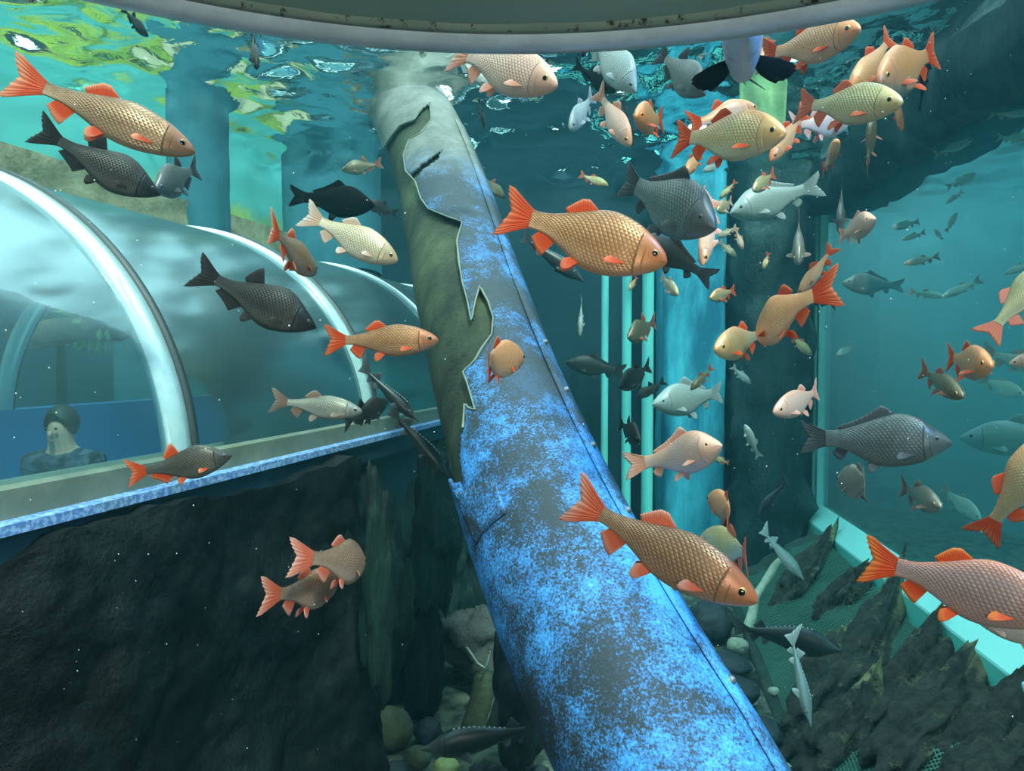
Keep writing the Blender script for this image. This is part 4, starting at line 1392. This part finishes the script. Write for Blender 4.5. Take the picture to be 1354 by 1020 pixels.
def hair(u, v):
    a, th = u * 2 * PI, v * PI * (.72 - .40 * max(0.0, -math.sin(u * 2 * PI)) ** 1.5)
    d = Vector((math.sin(th) * math.cos(a), math.sin(th) * math.sin(a), math.cos(th)))
    return vk(d.x * .056 * H, (-.008 + d.y * .066) * H, (.935 + d.z * .070) * H)
hb.grid(hair, 28, 14, closed_u=True)
ho = hb.build('hair', plain('dark_hair', (.015, .012, .012), .6))
fc = []
for s in (1, -1):
    m = MB(); c = vk(s * .019 * H, -.074 * H, .918 * H)
    m.grid(lambda u, v: c + Vector((.007 * H * math.sin(v * PI) * math.cos(u * 2 * PI), .004 * H * math.sin(v * PI) * math.sin(u * 2 * PI), .005 * H * math.cos(v * PI))), 10, 7, closed_u=True)
    fc.append(m.build('eye', plain('eye_dark', (.02, .02, .02), .3)))
m = MB(); c = vk(0, -.078 * H, .897 * H)
m.grid(lambda u, v: c + Vector((.008 * H * math.sin(v * PI) * math.cos(u * 2 * PI), .012 * H * math.sin(v * PI) * math.sin(u * 2 * PI), .014 * H * math.cos(v * PI))), 10, 7, closed_u=True)
fc.append(m.build('nose', M_skinp))
m = MB(); c = vk(0, -.074 * H, .872 * H)
m.grid(lambda u, v: c + Vector((.014 * H * math.sin(v * PI) * math.cos(u * 2 * PI), .005 * H * math.sin(v * PI) * math.sin(u * 2 * PI), .004 * H * math.cos(v * PI))), 10, 7, closed_u=True)
fc.append(m.build('mouth', plain('lips', (.4, .13, .10), .5)))
for x in [bo, co_, to_, ho] + fc:
    x.parent = person
    x.matrix_parent_inverse = Matrix.Translation(foot).inverted()

# ---- specks drifting in the water
b = MB(); rr = random.Random(11)
for i in range(260):
    p = P(rr.uniform(0, 1354), rr.uniform(60, 1000), rr.uniform(1.3, 3.2))
    if p.x < -.35: p = P(rr.uniform(0, 500), rr.uniform(60, 1000), rr.uniform(1.15, 1.55))
    if i % 3 == 0: p = P(rr.uniform(1000, 1354), rr.uniform(20, 640), rr.uniform(1.3, 2.6))
    r = rr.uniform(.0008, .0019)
    b.add([p + Vector(q) * r for q in ((1, 0, 0), (0, 1, 0), (-1, 0, 0), (0, -1, 0), (0, 0, 1), (0, 0, -1))], [(0, 1, 4), (1, 2, 4), (2, 3, 4), (3, 0, 4), (1, 0, 5), (2, 1, 5), (3, 2, 5), (0, 3, 5)])
o = b.build('drifting_specks', plain('pale_speck', (.85, .9, .85), .5), None, False)
tag(o, 'tiny pale specks drifting in the water', 'specks', kind='stuff')

# ---------------------------------------------------------------- light
W = bpy.data.worlds.new('sky'); SC.world = W
W.use_nodes = True
bg = W.node_tree.nodes['Background']
bg.inputs['Color'].default_value = (.86, .97, 1.0, 1)
bg.inputs['Strength'].default_value = 4.0


def lamp(kind, name, loc, target, energy, color, **kw):
    l = bpy.data.lights.new(name, kind); l.energy = energy; l.color = color
    for k, v in kw.items(): setattr(l, k, v)
    o = bpy.data.objects.new(name, l); COL.objects.link(o)
    o.location = loc
    o.rotation_euler = (Vector(target) - Vector(loc)).to_track_quat('-Z', 'Y').to_euler()
    return o


lamp('SUN', 'sun', (0, 0, 5), Vector((0, 0, 5)) + Vector((-.25, .55, -1)), 5.0, (1.0, .92, .78), angle=math.radians(6))
lamp('SPOT', 'blue_spot', (1.9, 1.0, -.35), pp(.9, .3), 185, (.10, .40, 1.0), spot_size=math.radians(75), spot_blend=.5, shadow_soft_size=.08)
lamp('AREA', 'added_fill', (.1, -1.2, ZC - .25), (0, 3, ZC + .2), 42, (1.0, .86, .72), shape='RECTANGLE', size=1.6, size_y=.8)  # added warm fill behind the camera, front-lights the fish and the cap

SC.view_settings.view_transform = 'Standard'
SC.view_settings.look = 'None'
SC.view_settings.exposure = 0.1
SC.view_settings.gamma = 1.0
SC.view_settings.use_curve_mapping = False
SC.cycles.use_denoising = True
SC.cycles.transparent_max_bounces = 16
SC.cycles.volume_bounces = 0
def pane_depth(px):
    k = (px - 677) / F
    return (WA.x - WD.x / WD.y * WA.y) / (k - WD.x / WD.y)


# ---------------------------------------------------------------- the fish
# species, look, depth of body, snout pixel, tail pixel, head towards us, length, label, extras
fish('orfe', 'brown', .92, (246, 184), (32, 116), 4, .37, 'large brown gold fish with red tail at the upper left', bend=.15)
fish('bream', 'slate', 1.0, (203, 248), (60, 184), 0, .37, 'black bream just below the large upper left fish', bend=-.2)
fish('bream', 'carp', 1.0, (209, 252), (262, 218), 40, 0.36, 'grey bream nosing down beside the slate blue pillar', hp=44)
fish('bream', 'slate', .9, (194, 44), (163, 14), -40, .24, 'small dark fish touching the top rim at the far left')
fish('orfe', 'slate', .8, (339, 88), (333, 42), 55, .24, 'tiny dark fish hanging head down in front of the green wall')
fish('carp', 'black', 1.15, (494, 268), (384, 262), 0, .42, 'jet black fish with a broad tail left of the pipe')
fish('orfe', 'cream', 1.12, (524, 343), (402, 284), 6, .34, 'pale silver gold fish nosing against the pipe', spread=.8)
fish('orfe', 'brown', .85, (416, 362), (360, 302), -32, 0.34, 'small brown fish with orange fins over the tunnel roof', hp=44)
fish('bream', 'slate', 1.0, (415, 432), (262, 358), 0, .39, 'black bream in front of the middle of the tunnel', bend=.2)
fish('orfe', 'gold', .95, (579, 450), (430, 450), 0, .34, 'slim golden fish swimming level into the left edge of the pipe', bend=.3)
fish('orfe', 'amber', 1.05, (694, 474), (618, 476), -42, 0.33, 'plump orange fish in front of the pipe', bend=-.5, roll=6, hp=52)
fish('orfe', 'silver', .9, (477, 546), (360, 528), 0, .31, 'silvery grey fish above the tunnel ledge', bend=-.1)
fish('sturgeon', 'sturg', 1.1, (553, 558), (472, 478), 0, .40, 'dark sturgeon pointing down towards the rock beside the pipe', bend=.2)
fish('bream', 'slate', .95, (514, 530), (454, 560), -40, .32, 'dark fish between the silvery fish and the pipe, just over the ledge')
fish('sturgeon', 'sturg', 1.2, (594, 632), (511, 532), 0, .48, 'dark sturgeon sinking into the shadow left of the torn pipe skin', bend=-.2)
fish('bream', 'slatered', .95, (302, 606), (174, 624), 0, .30, 'dark scaly fish with bright red fins above the ledge', bend=.2)
fish('orfe', 'tan', 1.25, (482, 748), (424, 735), -48, 0.36, 'orange tailed fish, upper of the two before the black rock', bend=.55, roll=-4, hp=60)
fish('orfe', 'tan', 1.1, (446, 776), (368, 786), -34, 0.36, 'orange tailed fish, lower of the two before the black rock', bend=.3, hp=54)
fish('orfe', 'gold', 1.22, (879, 348), (660, 274), 3, .39, 'big golden scaly fish crossing right of the pipe', bend=.08, spread=.6)
fish('carp', 'carp', 1.15, (940, 300), (818, 232), 8, .42, 'grey carp behind the head of the big golden fish', d=2.2, hp=78)
fish('carp', 'slate', .85, (838, 308), (944, 372), 0, .42, 'dark carp with its tail out under the grey carp', d=3.2)
fish('orfe', 'pink', .62, (930, 348), (943, 258), 35, 0.3, 'narrow pinkish orange fish diving beside the grey carp', roll=35, d=2.3, hp=24)
fish('orfe', 'tan', .95, (992, 784), (746, 662), 2, .42, 'big tan scaly fish crossing the blue part of the pipe', bend=.1, d=1.42)
fish('orfe', 'rose', 1.24, (1382, 792), (1152, 754), 0, .39, 'large rosy fish with a red tail at the lower right edge', bend=-.1)
fish('orfe', 'pink', 1.0, (1296, 826), (1420, 848), 0, .34, 'pale fish cut off under the large rosy fish')
fish('carp', 'pink', 1.02, (948, 588), (848, 617), 12, 0.36, 'pale pink fish right of the pipe', bend=-.5, spread=.9, name='golden_fish', hp=54)
fish('orfe', 'amber', 1.05, (937, 660), (984, 682), -35, 0.32, 'small orange fish turned away above the yellowish one', bend=.5, hp=40)
fish('orfe', 'lime', 1.0, (926, 716), (1008, 730), -10, 0.36, 'yellowish fish partly hidden behind the big tan fish', bend=.4, hp=50)
fish('orfe', 'bright', 1.05, (949, 462), (1012, 440), 22, 0.32, 'yellow fish nosing left under the orange fish with a raised tail', hp=44)
fish('orfe', 'amber', 1.2, (1003, 446), (1062, 382), -30, 0.38, 'orange fish with a raised tail, largest of the mid right pair', bend=-.5, spread=.9, hp=66)
fish('orfe', 'amber', .8, (1058, 390), (1101, 326), 0, .27, 'narrow orange fish diving in front of the aqua window post')
fish('orfe', 'pink', 1.05, (1027, 546), (1092, 514), 12, 0.3, 'pale fish with an orange dorsal fin beside the window post', bend=-.3, hp=36)
fish('carp', 'carp', 1.15, (1242, 580), (1063, 584), 0, .50, 'big grey carp in front of the right window', bend=.15, spread=.8)
fish('orfe', 'amber', 1.05, (1304, 484), (1254, 472), 38, 0.34, 'deep yellow orange fish facing us in front of the window', spread=1.2, hp=46)
fish('orfe', 'olive', .85, (1268, 524), (1218, 486), 25, 0.27, 'small olive fish left of the deep yellow orange one', hp=30)
fish('orfe', 'lime', 1.05, (1388, 344), (1312, 446), -20, .33, 'olive gold fish at the right edge with red belly fins', roll=-20)
fish('orfe', 'pink', 1.0, (1344, 482), (1420, 462), 0, .30, 'pink fish peeping in at the right edge')
fish('orfe', 'bright', 1.1, (1388, 566), (1312, 722), 0, .37, 'yellowish fish climbing steeply at the right edge', bend=.3)
fish('orfe', 'silver', 1.2, (1110, 638), (1164, 636), -40, 0.34, 'grey fish with dark red fins turned away below the big grey carp', bend=.5, spread=.9, hp=46)
fish('orfe', 'silver', 1.0, (1239, 668), (1192, 644), 30, 0.3, 'small grey fish right of the one with dark red fins', spread=1.0, hp=34)
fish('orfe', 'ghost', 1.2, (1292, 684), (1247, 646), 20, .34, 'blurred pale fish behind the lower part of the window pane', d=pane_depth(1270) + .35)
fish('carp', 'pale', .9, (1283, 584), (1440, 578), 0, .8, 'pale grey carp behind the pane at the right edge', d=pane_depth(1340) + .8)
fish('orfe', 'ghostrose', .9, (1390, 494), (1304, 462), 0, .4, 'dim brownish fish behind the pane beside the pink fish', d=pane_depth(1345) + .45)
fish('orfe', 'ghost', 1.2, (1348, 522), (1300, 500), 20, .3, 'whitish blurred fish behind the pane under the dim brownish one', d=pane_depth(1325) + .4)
# upper right shoal
fish('orfe', 'amber', 1.05, (1126, 52), (1008, 66), 5, 0.38, 'orange fish under the rim at the upper right', bend=-.1, hp=54)
fish('koi', 'pied', 1.1, (980, 30), (986, 80), 80, .42, 'white fish with long black side fins seen from below under the rim', spread=1.7, d=1.9)
fish('orfe', 'amber', 1.0, (992, 88), (1020, 54), 20, .17, 'small orange fish beside the white fish with black fins', d=3.4)
fish('orfe', 'amber', .95, (1127, 116), (1184, 50), 8, 0.34, 'orange fish pointing down left, left of the round orange fish', d=3.3, bend=-.2, hp=36)
fish('orfe', 'amber', 1.25, (1168, 100), (1236, 74), 32, 0.4, 'round orange fish facing us at the upper right', spread=1.0, d=2.6, hp=64)
fish('orfe', 'lime', 1.02, (1180, 146), (1050, 130), 8, 0.36, 'greenish gold fish with dull red fins, level, upper right', bend=.1, hp=52)
fish('orfe', 'bright', 1.18, (1029, 184), (882, 176), 8, 0.38, 'shining yellow gold fish in the upper right shoal', bend=.15, spread=.8, hp=64)
fish('orfe', 'amber', 1.0, (1000, 148), (912, 160), -8, 0.33, 'orange fish half hidden behind the shining yellow gold fish', hp=38)
fish('orfe', 'amber', .85, (1021, 208), (1064, 148), 12, 0.26, 'slim orange fish nosing down right of the shining yellow gold fish', hp=27)
fish('orfe', 'pink', .95, (1118, 170), (1048, 160), -8, 0.32, 'pinkish grey fish behind the greenish gold one', hp=34)
fish('orfe', 'amber', 1.1, (1107, 190), (1088, 224), 35, 0.26, 'small orange fish head up below the greenish gold one', spread=1.1, hp=27)
fish('bream', 'olive', .95, (1153, 158), (1147, 224), -25, 0.34, 'dark olive fish climbing between the orange ones', spread=1.3, hp=36)
fish('orfe', 'amber', .75, (1192, 172), (1182, 112), 10, .19, 'little red orange fish below the round orange fish')
fish('bream', 'black', .6, (1224, 66), (1217, 148), 0, .27, 'slim black fish behind the round orange fish', d=3.0)
fish('orfe', 'amber', 1.0, (906, 232), (930, 194), 35, .22, 'small orange fish under the tail of the shining yellow gold fish')
fish('orfe', 'pale', 1.1, (930, 226), (954, 216), 20, .16, 'tiny pale teal fish below the shining yellow gold fish', d=5.2)
fish('orfe', 'pink', 1.05, (732, 110), (588, 66), 8, 0.36, 'silvery orange fish cut by the rim above the pipe', bend=.1, hp=62)
fish('bream', 'pale', .9, (662, 118), (596, 70), 0, .30, 'pale grey fish behind the silvery orange fish by the rim')
fish('bream', 'pale', .95, (840, 118), (774, 34), 10, 0.36, 'whitish fish pointing down under the rim, right of centre', hp=46)
fish('bream', 'black', 1.0, (815, 122), (758, 84), -20, .32, 'black fish behind the whitish fish under the rim')
fish('bream', 'carp', 1.0, (931, 124), (868, 66), 8, 0.34, 'grey bream with an orange belly fin under the rim', hp=46)
fish('orfe', 'pink', .95, (833, 190), (788, 118), 8, 0.3, 'dull orange fish pointing down right of the pipe top', hp=32)
fish('orfe', 'pale', 1.05, (754, 168), (785, 126), 10, 0.26, 'pale teal fish left of the dull orange one', hp=28)
fish('orfe', 'amber', 1.1, (842, 154), (878, 160), 40, 0.3, 'small orange fish facing left in the dark upper middle', spread=1.0, hp=42)
fish('sturgeon', 'sturg', .9, (838, 192), (822, 126), 0, .27, 'thin dark fish beside the dull orange one')
fish('orfe', 'slate', .8, (640, 168), (633, 130), 20, .18, 'tiny dark fish right of the pipe top')
fish('orfe', 'lime', 1.0, (804, 246), (766, 230), 0, .22, 'small olive yellow fish above the big golden fish')
fish('bream', 'olive', 1.0, (668, 262), (636, 232), -20, .26, 'dim olive fish emerging behind the pipe')
fish('sturgeon', 'sturg', 1.4, (772, 372), (684, 308), 0, .52, 'dark sturgeon below the big golden fish')
fish('orfe', 'pale', .7, (767, 444), (769, 392), 20, .24, 'thin pale fish hanging in the dark right of the pipe')
# middle right
fish('bream', 'carp', .85, (1111, 308), (1113, 240), 25, 0.34, 'silvery dark fish nosing down in front of the window post', spread=1.0, hp=26)
fish('carp', 'pink', 1.1, (1153, 292), (1110, 312), 30, 0.3, 'pale pinkish fish behind the silvery dark fish', name='golden_fish', hp=34)
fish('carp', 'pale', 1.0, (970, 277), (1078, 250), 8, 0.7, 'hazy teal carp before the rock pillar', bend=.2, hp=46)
fish('orfe', 'lime', 1.0, (997, 250), (1024, 230), 8, 0.22, 'small yellow green fish above the hazy teal carp', hp=20)
fish('orfe', 'lime', .95, (952, 262), (973, 240), 0, .17, 'small yellow green fish left of the hazy teal carp')
fish('orfe', 'cream', 1.2, (949, 278), (968, 266), 25, 0.2, 'small cream fish under the yellow green one', hp=18)
fish('orfe', 'pink', .7, (938, 286), (929, 246), 0, .20, 'slim pinkish fish hanging beside the small cream fish')
fish('orfe', 'cream', 1.05, (950, 314), (974, 300), 0, .17, 'small cream fish, topmost of the trio in the middle distance')
fish('orfe', 'cream', 1.0, (973, 340), (951, 318), 0, .19, 'small cream fish, lowest of the trio in the middle distance')
fish('orfe', 'pink', .9, (982, 330), (973, 302), 10, .18, 'small pinkish fish, rightmost of the trio in the middle distance')
fish('orfe', 'silver', 1.0, (1056, 346), (1056, 288), 40, 0.4, 'dim silvery fish with spread fins in front of the rock pillar', spread=1.3, hp=34)
fish('orfe', 'bright', 1.0, (1010, 356), (1016, 334), 10, .16, 'tiny gold fish below the hazy teal carp')
fish('orfe', 'bright', 1.1, (940, 394), (972, 384), 10, 0.24, 'little gold fish in front of the blue column', hp=19)
fish('orfe', 'bright', 1.1, (832, 384), (842, 366), 25, .16, 'tiny gold fish over the aqua pipes')
fish('orfe', 'cream', 1.0, (896, 390), (874, 364), 8, 0.24, 'small pale fish nosing down at the blue column', hp=18)
fish('bream', 'slate', 1.0, (1060, 388), (1105, 404), 10, .33, 'dark bream behind the narrow orange fish at the window post')
fish('bream', 'olive', 1.0, (831, 446), (868, 424), 10, 0.36, 'olive fish in front of the aqua pipes', hp=32)
fish('bream', 'slate', 1.0, (819, 512), (861, 482), 10, 0.36, 'dark fish over the aqua pipes, below the olive fish', hp=30)
fish('bream', 'slate', .85, (840, 527), (880, 503), 0, .31, 'second dark fish over the aqua pipes, touching the first')
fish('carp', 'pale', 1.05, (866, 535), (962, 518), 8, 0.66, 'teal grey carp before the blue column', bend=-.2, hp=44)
fish('orfe', 'olive', .9, (914, 516), (942, 484), 20, .22, 'small grey fish above the back of the teal grey carp')
fish('carp', 'slate', .95, (748, 479), (828, 492), 0, .58, 'shadowy carp right of the pipe')
fish('bream', 'slate', 1.1, (846, 582), (818, 558), 30, 0.36, 'dark fish low over the aqua pipes', hp=32)
fish('orfe', 'pale', .9, (985, 562), (1004, 606), -10, .29, 'grey fish with its tail down before the rock pillar', spread=1.0)
fish('orfe', 'lime', 1.2, (944, 606), (964, 612), 30, .16, 'small green fish peeping from behind the pale pink fish')
fish('orfe', 'lime', 1.0, (1072, 470), (1044, 440), 0, .26, 'greenish fish beside the window post above the pale fish')
fish('orfe', 'pale', .95, (992, 508), (968, 484), 0, .26, 'faint grey fish under the yellow fish')
fish('sturgeon', 'sturg', 1.5, (1004, 682), (1042, 630), 0, .50, 'dark grey sturgeon nosing down in front of the rock pillar', spread=1.0, d=5.9)
fish('sturgeon', 'sterlet', 1.3, (1060, 762), (1004, 698), 20, .52, 'pale sterlet with spread side fins gliding over the bank', spread=1.3, roll=-50)
fish('sturgeon', 'sturg', 1.95, (1104, 850), (966, 832), 0, .68, 'large dark sturgeon with a white snout over the netting', bend=-.4)
fish('sturgeon', 'sterlet', .9, (1072, 952), (1043, 832), 0, .46, 'thin grey sturgeon pointing down over the rock slabs', roll=-40)
fish('sturgeon', 'sturg', 1.6, (558, 988), (730, 962), 0, .62, 'black sturgeon resting among the cobbles left of the pipe foot')
fish('bream', 'olive', 1.0, (452, 226), (506, 214), 0, .36, 'brownish fish half hidden behind the left edge of the pipe')
fish('bream', 'slate', 1.0, (482, 268), (526, 282), -20, .34, 'dark fish behind the tail of the pale silver gold fish', d=4.6)
# behind the pane of the right window
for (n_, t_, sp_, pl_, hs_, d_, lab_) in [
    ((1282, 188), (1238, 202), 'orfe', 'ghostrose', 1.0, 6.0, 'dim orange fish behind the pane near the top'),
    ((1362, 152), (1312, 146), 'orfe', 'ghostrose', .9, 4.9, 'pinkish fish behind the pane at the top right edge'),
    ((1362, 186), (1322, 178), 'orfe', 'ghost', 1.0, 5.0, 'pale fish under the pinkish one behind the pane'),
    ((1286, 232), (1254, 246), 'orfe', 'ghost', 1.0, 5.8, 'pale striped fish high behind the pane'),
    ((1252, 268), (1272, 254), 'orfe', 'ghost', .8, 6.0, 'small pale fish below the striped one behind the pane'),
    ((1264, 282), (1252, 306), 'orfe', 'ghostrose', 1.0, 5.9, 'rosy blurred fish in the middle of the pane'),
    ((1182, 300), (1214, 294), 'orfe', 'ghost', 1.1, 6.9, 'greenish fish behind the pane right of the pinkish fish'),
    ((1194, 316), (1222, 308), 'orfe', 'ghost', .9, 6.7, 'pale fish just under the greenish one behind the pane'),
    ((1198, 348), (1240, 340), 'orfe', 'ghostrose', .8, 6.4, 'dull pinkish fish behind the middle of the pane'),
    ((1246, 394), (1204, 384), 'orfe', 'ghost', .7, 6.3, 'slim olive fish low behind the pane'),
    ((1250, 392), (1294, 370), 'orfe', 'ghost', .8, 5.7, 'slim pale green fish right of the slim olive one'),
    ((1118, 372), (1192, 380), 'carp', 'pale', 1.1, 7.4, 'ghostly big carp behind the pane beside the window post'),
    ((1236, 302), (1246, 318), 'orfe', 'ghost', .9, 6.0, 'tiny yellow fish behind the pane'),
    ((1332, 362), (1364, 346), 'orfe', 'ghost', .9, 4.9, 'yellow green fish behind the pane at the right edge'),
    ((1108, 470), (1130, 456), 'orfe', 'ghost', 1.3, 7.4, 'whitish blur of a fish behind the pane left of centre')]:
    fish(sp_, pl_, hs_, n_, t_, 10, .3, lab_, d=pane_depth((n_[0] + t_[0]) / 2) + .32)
